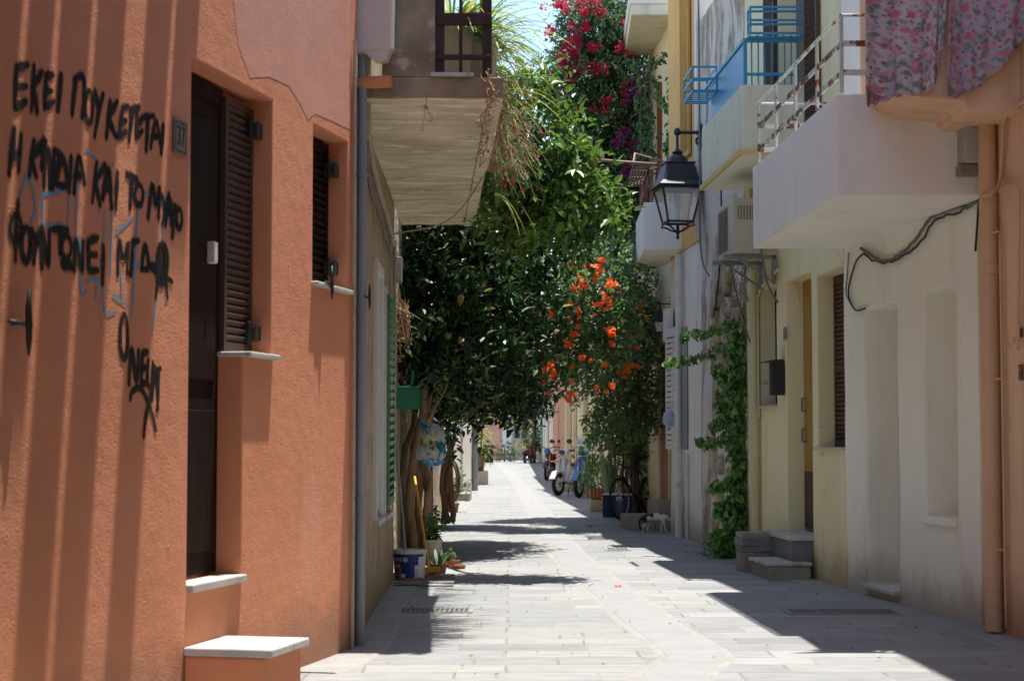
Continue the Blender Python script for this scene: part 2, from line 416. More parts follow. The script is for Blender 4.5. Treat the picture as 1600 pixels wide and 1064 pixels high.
# leaves
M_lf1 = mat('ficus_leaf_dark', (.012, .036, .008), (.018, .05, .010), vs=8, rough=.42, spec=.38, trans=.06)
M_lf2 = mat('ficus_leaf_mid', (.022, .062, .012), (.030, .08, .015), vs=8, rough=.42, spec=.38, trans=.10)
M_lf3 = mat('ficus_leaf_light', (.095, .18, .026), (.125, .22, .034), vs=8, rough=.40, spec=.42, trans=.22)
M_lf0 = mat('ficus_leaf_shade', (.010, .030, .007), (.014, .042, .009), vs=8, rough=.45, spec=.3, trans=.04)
M_lfy = mat('yellowed_leaf', (.30, .26, .05), (.24, .17, .04), vs=8, rough=.5, trans=.25)
M_bg1 = mat('bougainvillea_leaf_dark', (.05, .10, .036), (.07, .13, .048), vs=8, rough=.5, trans=.2)
M_bg2 = mat('bougainvillea_leaf_mid', (.11, .18, .085), (.15, .22, .11), vs=8, rough=.5, trans=.25)
M_mag = mat('magenta_bract', (.56, .012, .055), (.48, .010, .085), vs=6, rough=.7, trans=.35)
M_magp = mat('purple_bract', (.26, .010, .15), (.22, .008, .13), vs=6, rough=.7, trans=.3)
M_or = mat('orange_trumpet', (.82, .17, .022), (.78, .11, .02), vs=6, rough=.6, trans=.3)
M_or2 = mat('salmon_trumpet', (.80, .24, .10), (.78, .18, .06), vs=6, rough=.6, trans=.3)
M_iv1 = mat('ivy_leaf_dark', (.045, .125, .026), (.06, .15, .034), vs=8, rough=.42, spec=.45, trans=.22)
M_iv2 = mat('ivy_leaf_light', (.16, .29, .06), (.20, .34, .08), vs=8, rough=.42, spec=.45, trans=.3)
M_pl1 = mat('potted_leaf', (.06, .15, .028), (.085, .19, .035), vs=8, rough=.5, trans=.25)
M_pl2 = mat('yellow_green_blade', (.30, .34, .055), (.38, .38, .09), vs=6, rough=.5, trans=.35)
M_straw = mat('straw_stem', (.36, .29, .15), (.26, .23, .10), vs=6, rough=.8)
M_grnstem = mat('green_stem', (.10, .15, .04), (.15, .18, .06), vs=6, rough=.8)
M_redfl = mat('small_red_flower', (.50, .045, .035), (.42, .03, .03), vs=6, rough=.7, trans=.2)
M_snake = mat('sword_leaf', (.055, .12, .05), (.10, .17, .07), vs=6, stretch=(1, 1, 3), rough=.45, trans=.1)
M_far1 = mat('far_leaf', (.06, .12, .03), (.10, .17, .045), vs=3, rough=.6, trans=.2)
M_furw = mat('white_fur', (.66, .63, .58), (.60, .56, .51), vs=12, rough=.9)
M_furb = mat('black_fur', (.022, .020, .020), rough=.85)
M_furt = mat('tabby_fur', (.26, .18, .12), (.12, .08, .055), vs=40, rough=.9)
M_eye = mat('cat_eye', (.25, .28, .05), rough=.1)
M_nose = mat('cat_nose', (.45, .20, .18), rough=.5)

def sheet_mat(name, base, base2, seed):
    m = bpy.data.materials.new(name); m.use_nodes = True
    nt = m.node_tree; L = nt.links.new; b = nt.nodes['Principled BSDF']; b.inputs['Roughness'].default_value = .95
    b.inputs['Specular IOR Level'].default_value = .1
    uv = node(nt, 'ShaderNodeUVMap')
    def voro(sc, off):
        mp = node(nt, 'ShaderNodeMapping'); mp.inputs['Location'].default_value = (off, off*.7, 0); L(uv.outputs[0], mp.inputs[0])
        n = node(nt, 'ShaderNodeTexNoise'); n.inputs['Scale'].default_value = sc*1.6; n.inputs['Detail'].default_value = 3; L(mp.outputs[0], n.inputs['Vector'])
        ad = node(nt, 'ShaderNodeVectorMath', operation='MULTIPLY_ADD'); L(n.outputs[1], ad.inputs[0]); ad.inputs[1].default_value = (.6/sc, .6/sc, 0); L(mp.outputs[0], ad.inputs[2])
        v = node(nt, 'ShaderNodeTexVoronoi'); v.inputs['Scale'].default_value = sc; L(ad.outputs[0], v.inputs['Vector']); return v
    col = None
    def st(val, lo, hi):
        r = node(nt, 'ShaderNodeMapRange'); r.inputs[1].default_value = lo; r.inputs[2].default_value = hi; r.inputs[3].default_value = 1; r.inputs[4].default_value = 0
        L(val, r.inputs[0]); return r.outputs[0]
    def mix(f, a, c):
        x = node(nt, 'ShaderNodeMix', data_type='RGBA'); L(f, x.inputs[0])
        for sk, val in ((6, a), (7, c)):
            if isinstance(val, tuple): x.inputs[sk].default_value = (*val, 1)
            else: L(val, x.inputs[sk])
        return x.outputs[2]
    n = node(nt, 'ShaderNodeTexNoise'); n.inputs['Scale'].default_value = 9; n.inputs['Detail'].default_value = 4; L(uv.outputs[0], n.inputs[0])
    col = mix(st(n.outputs[0], .65, .35), base, base2)
    for sc, off, lo, hi, c in ((17, seed+.3, .24, .44, (.17, .20, .18)), (23, seed+2.7, .20, .40, (.22, .27, .24)), (14, seed+1.1, .22, .42, (.47, .15, .19)), (19, seed+4.4, .20, .40, (.52, .25, .30)), (29, seed+5.9, .14, .30, (.30, .08, .12))):
        col = mix(st(voro(sc, off).outputs[0], lo, hi), col, c)
    L(col, b.inputs['Base Color'])
    return m
M_sheet1 = sheet_mat('floral_cotton_pale', (.52, .46, .49), (.45, .40, .45), 1)
M_sheet2 = sheet_mat('floral_cotton_lilac', (.44, .37, .44), (.36, .31, .38), 6)

def paving_mat():
    m = bpy.data.materials.new('stone_paving'); m.use_nodes = True
    nt = m.node_tree; L = nt.links.new; b = nt.nodes['Principled BSDF']
    tc = node(nt, 'ShaderNodeTexCoord')
    nz = node(nt, 'ShaderNodeTexNoise'); nz.inputs['Scale'].default_value = .9; nz.inputs['Detail'].default_value = 5; L(tc.outputs['Object'], nz.inputs['Vector'])
    sub = node(nt, 'ShaderNodeVectorMath', operation='MULTIPLY_ADD'); L(nz.outputs[1], sub.inputs[0]); sub.inputs[1].default_value = (.07, .07, 0); L(tc.outputs['Object'], sub.inputs[2])
    def brick(w, h, mortar, off):
        k = node(nt, 'ShaderNodeTexBrick'); k.inputs['Scale'].default_value = 1
        k.inputs['Brick Width'].default_value = w; k.inputs['Row Height'].default_value = h
        k.inputs['Mortar Size'].default_value = mortar; k.inputs['Mortar Smooth'].default_value = .25
        k.inputs['Bias'].default_value = 0; k.offset = off; k.offset_frequency = 2; k.squash = .62; k.squash_frequency = 3
        k.inputs['Color1'].default_value = (0, 0, 0, 1); k.inputs['Color2'].default_value = (1, 1, 1, 1); k.inputs['Mortar'].default_value = (.5, .5, .5, 1)
        L(sub.outputs[0], k.inputs['Vector']); return k
    k1 = brick(.78, .34, .009, .37)
    cr = node(nt, 'ShaderNodeValToRGB'); cr.color_ramp.interpolation = 'LINEAR'
    e = cr.color_ramp.elements
    e[0].position = 0; e[0].color = (.205, .205, .203, 1); e[1].position = 1; e[1].color = (.298, .293, .282, 1)
    for pos, c in ((.25, (.268, .267, .262)), (.5, (.232, .237, .24)), (.75, (.28, .275, .258))):
        q = e.new(pos); q.color = (*c, 1)
    L(k1.outputs['Color'], cr.inputs[0])
    n2 = node(nt, 'ShaderNodeTexNoise'); n2.inputs['Scale'].default_value = 5; n2.inputs['Detail'].default_value = 6; n2.inputs['Roughness'].default_value = .65
    mp = node(nt, 'ShaderNodeMapping'); mp.inputs['Scale'].default_value = (.6, 2.2, 1); L(tc.outputs['Object'], mp.inputs[0]); L(mp.outputs[0], n2.inputs['Vector'])
    r2 = node(nt, 'ShaderNodeMapRange'); r2.inputs[1].default_value = .28; r2.inputs[2].default_value = .7; r2.inputs[3].default_value = .80; r2.inputs[4].default_value = 1.14; L(n2.outputs[0], r2.inputs[0])
    mul = node(nt, 'ShaderNodeMix', data_type='RGBA', blend_type='MULTIPLY'); mul.inputs[0].default_value = 1; L(cr.outputs[0], mul.inputs[6]); L(r2.outputs[0], mul.inputs[7])
    # mortar, broken up by noise
    n3 = node(nt, 'ShaderNodeTexNoise'); n3.inputs['Scale'].default_value = 3.2; n3.inputs['Detail'].default_value = 4; L(tc.outputs['Object'], n3.inputs['Vector'])
    r3 = node(nt, 'ShaderNodeMapRange'); r3.inputs[1].default_value = .34; r3.inputs[2].default_value = .56; L(n3.outputs[0], r3.inputs[0])
    mm = node(nt, 'ShaderNodeMath', operation='MULTIPLY'); L(k1.outputs['Fac'], mm.inputs[0]); L(r3.outputs[0], mm.inputs[1])
    mo = node(nt, 'ShaderNodeMix', data_type='RGBA'); L(k1.outputs['Fac'], mo.inputs[0]); L(mul.outputs[2], mo.inputs[6])
    mc = node(nt, 'ShaderNodeMix', data_type='RGBA'); L(r3.outputs[0], mc.inputs[0]); mc.inputs[6].default_value = (.285, .28, .262, 1); mc.inputs[7].default_value = (.185, .172, .15, 1)
    L(mc.outputs[2], mo.inputs[7])
    # dirt spots
    v = node(nt, 'ShaderNodeTexVoronoi'); v.inputs['Scale'].default_value = 1.6; L(tc.outputs['Object'], v.inputs['Vector'])
    rv = node(nt, 'ShaderNodeMapRange'); rv.inputs[1].default_value = .006; rv.inputs[2].default_value = .016; rv.inputs[3].default_value = .7; rv.inputs[4].default_value = 0; L(v.outputs[0], rv.inputs[0])
    fi = node(nt, 'ShaderNodeMix', data_type='RGBA'); L(rv.outputs[0], fi.inputs[0]); L(mo.outputs[2], fi.inputs[6]); fi.inputs[7].default_value = (.10, .07, .05, 1)
    L(fi.outputs[2], b.inputs['Base Color'])
    b.inputs['Roughness'].default_value = .72; b.inputs['Specular IOR Level'].default_value = .3
    h1 = node(nt, 'ShaderNodeMath', operation='MULTIPLY_ADD'); L(k1.outputs['Fac'], h1.inputs[0]); h1.inputs[1].default_value = -1.2; L(n2.outputs[0], h1.inputs[2])
    bp = node(nt, 'ShaderNodeBump'); bp.inputs['Strength'].default_value = .6; bp.inputs['Distance'].default_value = .012; L(h1.outputs[0], bp.inputs['Height']); L(bp.outputs[0], b.inputs['Normal'])
    return m
M_pave = paving_mat()
M_gut = mat('pale_channel_stone', (.285, .283, .276), (.25, .248, .242), vs=3, bump=.3, bs=22, bdist=.006, rough=.7, c3=(.33, .31, .28), t3=.66, s3=5)
M_mortar = mat('kerb_mortar', (.305, .298, .28), (.25, .243, .226), vs=4, bump=.7, bs=26, bdist=.012, c3=(.29, .25, .19), t3=.6, s3=6)
M_grate = mat('cast_iron_grate', (.16, .155, .15), (.11, .105, .10), vs=8, rough=.7, bump=.4, bs=40)
# ------------------------------------------------------------------ ground
g = MB()
g.poly([(-60, -12, 0), (60, -12, 0), (60, 400, 0), (-60, 400, 0)])
tag(g.build('ground', M_pave), kind='structure')
def strip(name, pts, w, z, m, edge=None, h=.004, kind='structure'):
    b = MB(); ins = []
    for k, p in enumerate(pts):
        t = (pts[min(k+1, len(pts)-1)]-pts[max(k-1, 0)]); t.z = 0; t.normalize(); n = Vector((t.y, -t.x, 0))
        jl, jr = random.uniform(-.012, .012), random.uniform(-.012, .012)
        ins.append((b.vert((p.x-n.x*(w/2+jl), p.y-n.y*(w/2+jl), z)), b.vert((p.x+n.x*(w/2+jr), p.y+n.y*(w/2+jr), z))))
    for a, c in zip(ins, ins[1:]):
        b.face((a[0], a[1], c[1], c[0]))
        for s_ in (0, 1):
            p_, q_ = b.v[a[s_]], b.v[c[s_]]; e_ = (p_-b.v[a[1-s_]]).normalized()*.03; f_ = (q_-b.v[c[1-s_]]).normalized()*.03
            b.face((a[s_], c[s_], b.vert((q_.x+f_.x, q_.y+f_.y, -.001)), b.vert((p_.x+e_.x, p_.y+e_.y, -.001))))
    return tag(b.build(name, m), kind=kind)
def smooth_path(pts, n=6):
    out = []
    for k in range(len(pts)-1):
        p0, p1, p2, p3 = pts[max(k-1, 0)], pts[k], pts[k+1], pts[min(k+2, len(pts)-1)]
        for q in range(n):
            t = q/n
            out.append(.5*((2*p1)+(p2-p0)*t+(2*p0-5*p1+4*p2-p3)*t*t+(3*p1-p0-3*p2+p3)*t**3))
    out.append(pts[-1]); return out
ch = smooth_path([G(*q) for q in ((1000, 1160), (1030, 1085), (1065, 1045), (1085, 1022), (1025, 980), (955, 925), (893, 873), (862, 832), (840, 797), (818, 765), (795, 738), (779, 724))])
strip('drain_channel_bed', ch, .40, .004, M_mortar)
strip('drain_channel', ch, .32, .008, M_gut)
# cement strip where the paving meets the facades
for pts in ([(3.16, 9.5), (3.10, 12.3), (2.76, 15.3), (2.50, 19.4), (2.33, 22), (2.14, 24.6)], [(-1.1, 9.8), (-.90, 11), (-.96, 14), (-1.0, 18), (-1.12, 26), (-1.13, 38)]):
    strip('kerb_strip', smooth_path([Vector((x, y, 0)) for x, y in pts], 8), .26, .006, M_mortar)
def grate(cx, cy, rows, cols, dx, dy, label, cs=(.03, .07)):
    t = thing('drain_grate', label, 'drain grate', (cx, cy, 0), 0, 'drain grates in the paving')
    b = MB(); f = MB()
    f.box(-dx/2-.03, -dy/2-.03, .001, dx/2+.03, dy/2+.03, .007); f.build('frame', M_mortar, t)
    for r in range(rows):
        for c in range(cols):
            x = -dx/2+(c+.5)*dx/cols; y = -dy/2+(r+.5)*dy/rows
            b.box(x-dx/cols*.36, y-dy/rows*.36, .008, x+dx/cols*.36, y+dy/rows*.36, .012)
    b.build('slot_bars', M_grate, t)
q = G(680, 954); grate(q.x, q.y, 2, 14, .50, .30, 'drain grate in the shade of the concrete balcony')
q = G(1315, 956); grate(q.x, q.y, 2, 14, .78, .36, 'wide drain grate in front of the white house door')
q = G(965, 858); grate(q.x, q.y, 2, 5, .24, .50, 'small drain grate half in shade beyond the channel bend')

# ------------------------------------------------------------------ facade builder
def facade(root, F, x0, x1, h, ops, m, T=3.5, name='wall', step=.4, jit=.006, z0=-.06, bevel=.010, seed=0):
    xs = {x0, x1}; zs = {z0, h}
    for o in ops: xs |= {o[0], o[2]}; zs |= {o[1], o[3]}
    def fill(v):
        v = sorted(v); out = []
        for a, b in zip(v, v[1:]):
            if b-a < 1e-5: continue
            n = max(1, round((b-a)/step))
            out += [a+(b-a)*k/n for k in range(n)]
        return out+[v[-1]]
    xs, zs = fill(xs), fill(zs)
    b = MB(); cache = {}
    def vtx(i, k, y):
        key = (i, k, y)
        if key not in cache:
            x, z = xs[i], zs[k]
            p = Vector((x*.9+seed*7.3, z*.9, seed*3.1))
            n = noise.noise_vector(p)*jit+noise.noise_vector(p*3)*jit*.5
            cache[key] = b.vert((x+n.x, y+n.y if y < T else y, z+(n.z if 0 < k < len(zs)-1 else 0)))
        return cache[key]
    nx, nz = len(xs)-1, len(zs)-1
    dep = {}
    for i in range(nx):
        for k in range(nz):
            cx, cz = (xs[i]+xs[i+1])/2, (zs[k]+zs[k+1])/2
            dep[i, k] = 0
            for o in ops:
                if o[0] < cx < o[2] and o[1] < cz < o[3]: dep[i, k] = o[4]
    for (i, k), d in dep.items():
        if d == 0: b.face((vtx(i, k, 0), vtx(i+1, k, 0), vtx(i+1, k+1, 0), vtx(i, k+1, 0)))
        else:
            b.face((vtx(i, k, d), vtx(i+1, k, d), vtx(i+1, k+1, d), vtx(i, k+1, d)))
            for di, dk, e in ((-1, 0, ((i, k), (i, k+1))), (1, 0, ((i+1, k), (i+1, k+1))), (0, -1, ((i, k), (i+1, k))), (0, 1, ((i, k+1), (i+1, k+1)))):
                nd = dep.get((i+di, k+dk), 0)
                if nd < d:
                    (a0, a1), (c0, c1) = e
                    b.face((vtx(a0, a1, nd), vtx(c0, c1, nd), vtx(c0, c1, d), vtx(a0, a1, d)))
    for k in range(nz):
        b.face((vtx(0, k, 0), vtx(0, k+1, 0), vtx(0, k+1, T), vtx(0, k, T)))
        b.face((vtx(nx, k, 0), vtx(nx, k+1, 0), vtx(nx, k+1, T), vtx(nx, k, T)))
    for i in range(nx):
        b.face((vtx(i, nz, 0), vtx(i+1, nz, 0), vtx(i+1, nz, T), vtx(i, nz, T)))
    return b.build(name, m, root, bevel=bevel, merge=True)
def opening(F, a, c, d):
    """two opposite photo corners on the wall plane -> (x0,z0,x1,z1,depth)"""
    x0, z0 = F.L(*a); x1, z1 = F.L(*c)
    return [min(x0, x1), min(z0, z1), max(x0, x1), max(z0, z1), d]
def louvre(parent, name, x0, x1, z0, z1, y, m, n, fr=.05, t=.035, mids=(), label=None):
    b = MB()
    b.box(x0, y, z0, x0+fr, y+t, z1); b.box(x1-fr, y, z0, x1, y+t, z1)
    cuts = [z0]+list(mids)+[z1]
    b.box(x0+fr, y, z0, x1-fr, y+t, z0+fr*1.3); b.box(x0+fr, y, z1-fr, x1-fr, y+t, z1)
    for q in mids: b.box(x0+fr, y, q-fr*.6, x1-fr, y+t, q+fr*.6)
    b.box(x0+fr, y+t*.8, z0+fr, x1-fr, y+t*.95, z1-fr)
    for k in range(n):
        z = z0+fr*1.3+(z1-z0-fr*2.3)*(k+.5)/n
        hs = (z1-z0-fr*2.3)/n
        M = Matrix.Translation(((x0+x1)/2, y+t*.45, z)) @ Matrix.Rotation(R(38), 4, 'X')
        b.box(-(x1-x0)/2+fr, -hs*.10-.002, -hs*.56, (x1-x0)/2-fr, .003, hs*.56, M)
    o = b.build(name, m, parent)
    if label: o['label'] = label
    return o
def part(parent, name, m, *boxes, bevel=0.004, label=None):
    b = MB()
    for q in boxes: b.box(*q)
    o = b.build(name, m, parent, bevel=bevel)
    if label: o['label'] = label
    return o
def house(name, label, F):
    return thing(name, label, 'house', F.O, F.ang)
def pipe_part(parent, name, m, pts, r, n=10, clips=None):
    b = MB(); b.tube(pts, r, n)
    o = b.build(name, m, parent, smooth=True, auto=50)
    return o

# ------------------------------------------------------------------ pink house
FP = Fr((-.957-.22*20.94, -10.0), (-.957, 10.94))
pink = house('pink_house', 'salmon pink rendered house with black graffiti and a louvred shutter', FP)
dx0 = FP.L(296, 500)[0]; dx1 = FP.L(377, 880)[0]; wx1 = FP.L(425, 330)[0]
ztop = FP.L(297, 88)[1]; zdoor = FP.L(330, 915)[1]; zsill = FP.L(428, 562)[1]
D1 = .17
w2 = [FP.L(489, 330)[0], FP.L(515, 452)[1], FP.L(543, 330)[0], FP.L(516, 208)[1], D1]
facade(pink, FP, 0, FP.len, 8.0, [[dx0, zdoor, dx1, ztop, D1], [dx1, zsill, wx1, ztop, D1], w2], M_pink, T=4, jit=0, step=.5, bevel=.012)
# fresh paint patch above
pts = [FP.L(*q) for q in ((358, -60), (548, -60), (545, 120), (547, 203), (520, 190), (492, 178), (481, 188), (470, 165), (452, 135), (420, 120), (390, 122), (372, 70))]
b = MB(); b.poly([(x, -.0012, z) for x, z in pts]); b.build('fresh_paint_patch', M_pinkpatch, pink)
# door, shutter
dr = part(pink, 'door', M_darkwood, (dx0+.005, D1-.05, zdoor+.04, dx0+.10, D1, ztop-.02), (dx0+.10, D1-.035, zdoor+.04, dx1+.02, D1+.02, ztop-.03), (dx0+.10, D1-.05, ztop-.10, dx1, D1, ztop-.02))
part(dr, 'door_panel', M_darkwood, (dx0+.14, D1-.045, zdoor+.15, dx1-.06, D1-.03, zdoor+.85), (dx0+.14, D1-.045, zdoor+1.0, dx1-.06, D1-.03, ztop-.2))
hx, hz = FP.L(328, 395, .12)
hb = MB(); hb.box(hx-.025, .085, hz-.055, hx+.025, .13, hz+.055); hb.build('door_handle', M_whitepvc, dr, bevel=.008)
s1, s2 = FP.L(330, 300, .10)[0], FP.L(376, 300, .10)[0]
louvre(pink, 'louvred_shutter', dx1+.005, wx1-.01, zsill+.03, ztop-.05, .105, M_brownwood, 32, fr=.035, label='brown louvred shutter closed over the tall window beside the door')
part(pink, 'window_sill', M_marble, (dx1-.01, -.045, zsill-.005, wx1+.03, D1-.02, zsill+.022), bevel=.006)
part(pink, 'door_sill', M_marble, (dx0+.0, -.03, zdoor-.01, dx1+.005, D1-.05, zdoor+.028), bevel=.006)
louvre(pink, 'louvred_shutter', w2[0]+.004, w2[2]-.004, w2[1]+.03, w2[3]-.02, .12, M_darkwood, 18, fr=.035, label='dark louvred shutter of the small window')
part(pink, 'window_sill', M_marble, (w2[0]-.02, -.04, w2[1]-.005, w2[2]+.03, D1-.03, w2[1]+.02), bevel=.006)
# shutter hinges: iron boxes standing on the reveals
for (px, py, xe, yd) in ((392, 202, wx1, .07), (388, 520, wx1, .07), (514, 264, w2[2], .07), (512, 417, w2[2], .07)):
    x, z = FP.L(px, py, .08)
    hb = MB(); hb.box(xe-.10, .055, z-.037, xe-.002, .118, z+.037); hb.box(xe-.10, .048, z-.045, xe-.055, .056, z+.045); hb.tube([(xe-.10, .085, z-.06), (xe-.10, .085, z+.06)], .012, 8)
    hb.build('shutter_hinge', M_black, pink, bevel=.003)
# wrought iron shutter dogs
for px, py, s in ((18, 506, 1.25), (503, 443, .95), (563, 465, .8)):
    x, z = FP.L(px, py)
    hb = MB(); hb.tube([(x, .02, z), (x, -.05, z)], .006, 6)
    hb.tube([(x-.085*s, -.045, z+.004), (x+.05*s, -.045, z)], [.005*s, .009*s], 6)
    hb.tube([(x+.03*s, -.052, z+.11*s), (x+.022*s, -.054, z+.05*s), (x+.034*s, -.05, z), (x+.028*s, -.054, z-.05*s), (x+.036*s, -.05, z-.095*s)], [.004*s, .011*s, .012*s, .010*s, .004*s], 6)
    hb.build('shutter_dog', M_black, pink, smooth=True)
# little nails and paint scars
hb = MB()
for k in range(26):
    x, z = random.uniform(FP.L(20, 500)[0], FP.L(540, 500)[0]), random.uniform(.5, 3.1)
    if dx0-.05 < x < wx1+.05: continue
    hb.ball((x, -.001, z), random.uniform(.003, .007), 6, 4)
hb.build('render_pip', M_pinkpaint, pink)['kind'] = 'stuff'
# pipe stub and white distribution box at the corner
x, z = FP.L(553, 122)
pb = MB(); pb.tube([(FP.len+.10, .10, z), (FP.len+.10, -.19, z)], .038, 14); pb.build('overflow_pipe', M_pinkpaint, pink, smooth=True, auto=40)
x0b, z0b = FP.len+.07, 3.65; z1b = z0b+.75
bx = MB(); bx.box(x0b-.05, -.215, z0b, x0b+.05, .06, z1b); bx.build('meter_box', M_plasticbox, pink, bevel=.02)
pb = MB(); pb.prism([(x0b-.04, -.20, z0b+.004), (x0b-.04, -.04, z0b+.004), (x0b-.04, -.10, z0b-.06), (x0b-.04, -.17, z0b-.06)], (.07, 0, 0)); pb.build('cable_gland', M_plasticbox, pink)
pipe_part(pink, 'conduit', M_cable2, [(FP.len-.10, -.02, -.0), (FP.len-.10, -.02, 3.7)], .011, 8)
# unseen uneven bars, added high on the wall to cast streaks down it
xr = FP.L(-80, 500)[0]-.3
rng = random.Random(11); streak_bars = []
x = xr
while x < FP.L(250, 500)[0]+.9:
    wdt = rng.choice((.05, .09, .14, .20, .26)); ln = rng.uniform(.48, .85)
    rb = MB(); rb.box(x, -ln, 7.0, x+wdt, 0, 7.12); rb.build('added_streak_bar', M_darkwood, pink, bevel=.004)
    x += wdt+rng.choice((.06, .10, .15, .22))

# unseen cloth added over the lane to hold light off near paving and wall
t = thing('added_shade_cloth', 'unseen dark cloth added across the lane to shade the near wall', 'added shade cloth', (0, 2.8, 4.6))
b = MB(); n_ = 12; gr = [[b.vert((-2.3+4.7*i/n_, -14.5+18.1*j/n_, -.35*math.sin(PI*i/n_)*math.sin(PI*j/n_))) for j in range(n_+1)] for i in range(n_+1)]
for i in range(n_):
    for j in range(n_): b.face((gr[i][j], gr[i+1][j], gr[i+1][j+1], gr[i][j+1]))
o_ = b.build('cloth', mat('dark_canvas', (.05, .05, .045), (.04, .04, .036), vs=3), t, smooth=True); s_ = o_.modifiers.new('thickness', 'SOLIDIFY'); s_.thickness = .004
t = thing('added_shade_cloth', 'unseen narrow cloth added beside the larger one for more shade', 'added shade cloth', (1.1, 7.4, 4.75))  # second unseen cloth, added to cut the light bouncing off the near ground
b = MB(); gr = [[b.vert((-1.45+3.0*i/n_, -.9+1.8*j/n_, -.2*math.sin(PI*i/n_)*math.sin(PI*j/n_))) for j in range(n_+1)] for i in range(n_+1)]
for i in range(n_):
    for j in range(n_): b.face((gr[i][j], gr[i+1][j], gr[i+1][j+1], gr[i][j+1]))
o_ = b.build('cloth', MATS['dark_canvas'], t, smooth=True); s_ = o_.modifiers.new('thickness', 'SOLIDIFY'); s_.thickness = .004
# graffiti: sprayed strokes laid on the render
def strokes(F, lines, name, m, w, parent, off=-.0022, seed=1, sc=1.0, drip=0):
    rg = random.Random(seed); b = MB()
    for ln in lines:
        pts = []
        for (px, py) in ln:
            x, z = F.L(px, py); pts.append(Vector((x, 0, z)))
        if len(pts) > 2: pts = smooth_path(pts, 5)
        else: pts = [pts[0].lerp(pts[1], k/5) for k in range(6)]
        ww = w*rg.uniform(.85, 1.15); y = off-rg.random()*.0009
        prev = None
        for k, p in enumerate(pts):
            t = pts[min(k+1, len(pts)-1)]-pts[max(k-1, 0)]
            if t.length < 1e-6: t = Vector((1, 0, 0))
            t.normalize(); n = Vector((-t.z, 0, t.x))
            u = k/(len(pts)-1); wk = ww*.5*(.72+.28*math.sin(PI*min(1, u*1.1+.08)))*rg.uniform(.93, 1.07)
            cur = (b.vert((p.x+n.x*wk, y, p.z+n.z*wk)), b.vert((p.x-n.x*wk, y, p.z-n.z*wk)))
            if prev: b.face((prev[0], prev[1], cur[1], cur[0]))
            prev = cur
        for e, s in ((pts[0], -1), (pts[-1], 1)):
            c = b.vert((e.x, y, e.z)); ring = [b.vert((e.x+ww*.37*math.cos(2*PI*q/8), y, e.z+ww*.37*math.sin(2*PI*q/8))) for q in range(8)]
            for q in range(8): b.face((c, ring[q], ring[(q+1) % 8]))
    return b.build(name, m, parent)
def ell(cx, cy, rx, ry, a0=0, a1=360, n=12):
    return [(cx+rx*math.cos(R(a0+(a1-a0)*k/n)), cy+ry*math.sin(R(a0+(a1-a0)*k/n))) for k in range(n+1)]
Z2 = lambda L_: [[(x/2, y/2) for x, y in l] for l in L_]
row1 = Z2([[(52, 210), (47, 275), (46, 335)], [(50, 212), (86, 203)], [(50, 272), (82, 270)], [(46, 338), (80, 318)],
  [(106, 205), (97, 348)], [(130, 225), (103, 275)], [(103, 275), (115, 350)],
  [(143, 240), (138, 335)], [(143, 240), (163, 234)], [(140, 287), (160, 285)], [(138, 338), (167, 318)], [(190, 235), (180, 345)],
  [(236, 250), (224, 360)], [(230, 252), (258, 240), (262, 300), (255, 368)], ell(277, 335, 12, 50), [(296, 288), (308, 352)], [(322, 295), (308, 352), (295, 428)],
  [(344, 318), (332, 430)], [(366, 318), (338, 372)], [(338, 372), (362, 428)],
  [(382, 338), (370, 428)], [(380, 338), (400, 332)], [(374, 382), (393, 378)], [(370, 428), (394, 412)],
  [(412, 345), (402, 440)], [(405, 348), (434, 336)], [(428, 352), (424, 425)], [(428, 385), (442, 382)], [(424, 428), (444, 410)],
  [(438, 370), (480, 362)], [(462, 368), (456, 472)], [(470, 462), (487, 378), (500, 455)], [(474, 428), (498, 425)], [(510, 392), (503, 480)]])
row2 = Z2([[(44, 405), (28, 545)], [(65, 420), (57, 535)], [(36, 490), (62, 478)],
  [(106, 440), (90, 552)], [(128, 448), (98, 502)], [(98, 502), (112, 552)], [(126, 480), (140, 440), (136, 585)], [(128, 525), (150, 470), (155, 590)],
  [(168, 470), (164, 592)], [(168, 470), (188, 490), (166, 535)], [(174, 575), (192, 490), (210, 578), (174, 575)],
  [(222, 490), (215, 602)], [(230, 605), (246, 490), (264, 575)], [(233, 550), (260, 548)],
  [(302, 508), (288, 632)], [(328, 515), (297, 570)], [(297, 570), (312, 642)], [(320, 622), (338, 530), (348, 650)], [(324, 590), (346, 588)], [(366, 540), (360, 652)],
  [(394, 545), (428, 560)], [(412, 553), (405, 650)], ell(433, 610, 13, 32), [(462, 682), (475, 580), (486, 640), (498, 585), (495, 682)],
  [(505, 610), (515, 655)], [(528, 605), (515, 655), (506, 702)], [(515, 705), (530, 620), (534, 700)], [(519, 668), (534, 666)], [(538, 742), (546, 640), (552, 702)], ell(559, 684, 9, 30)])
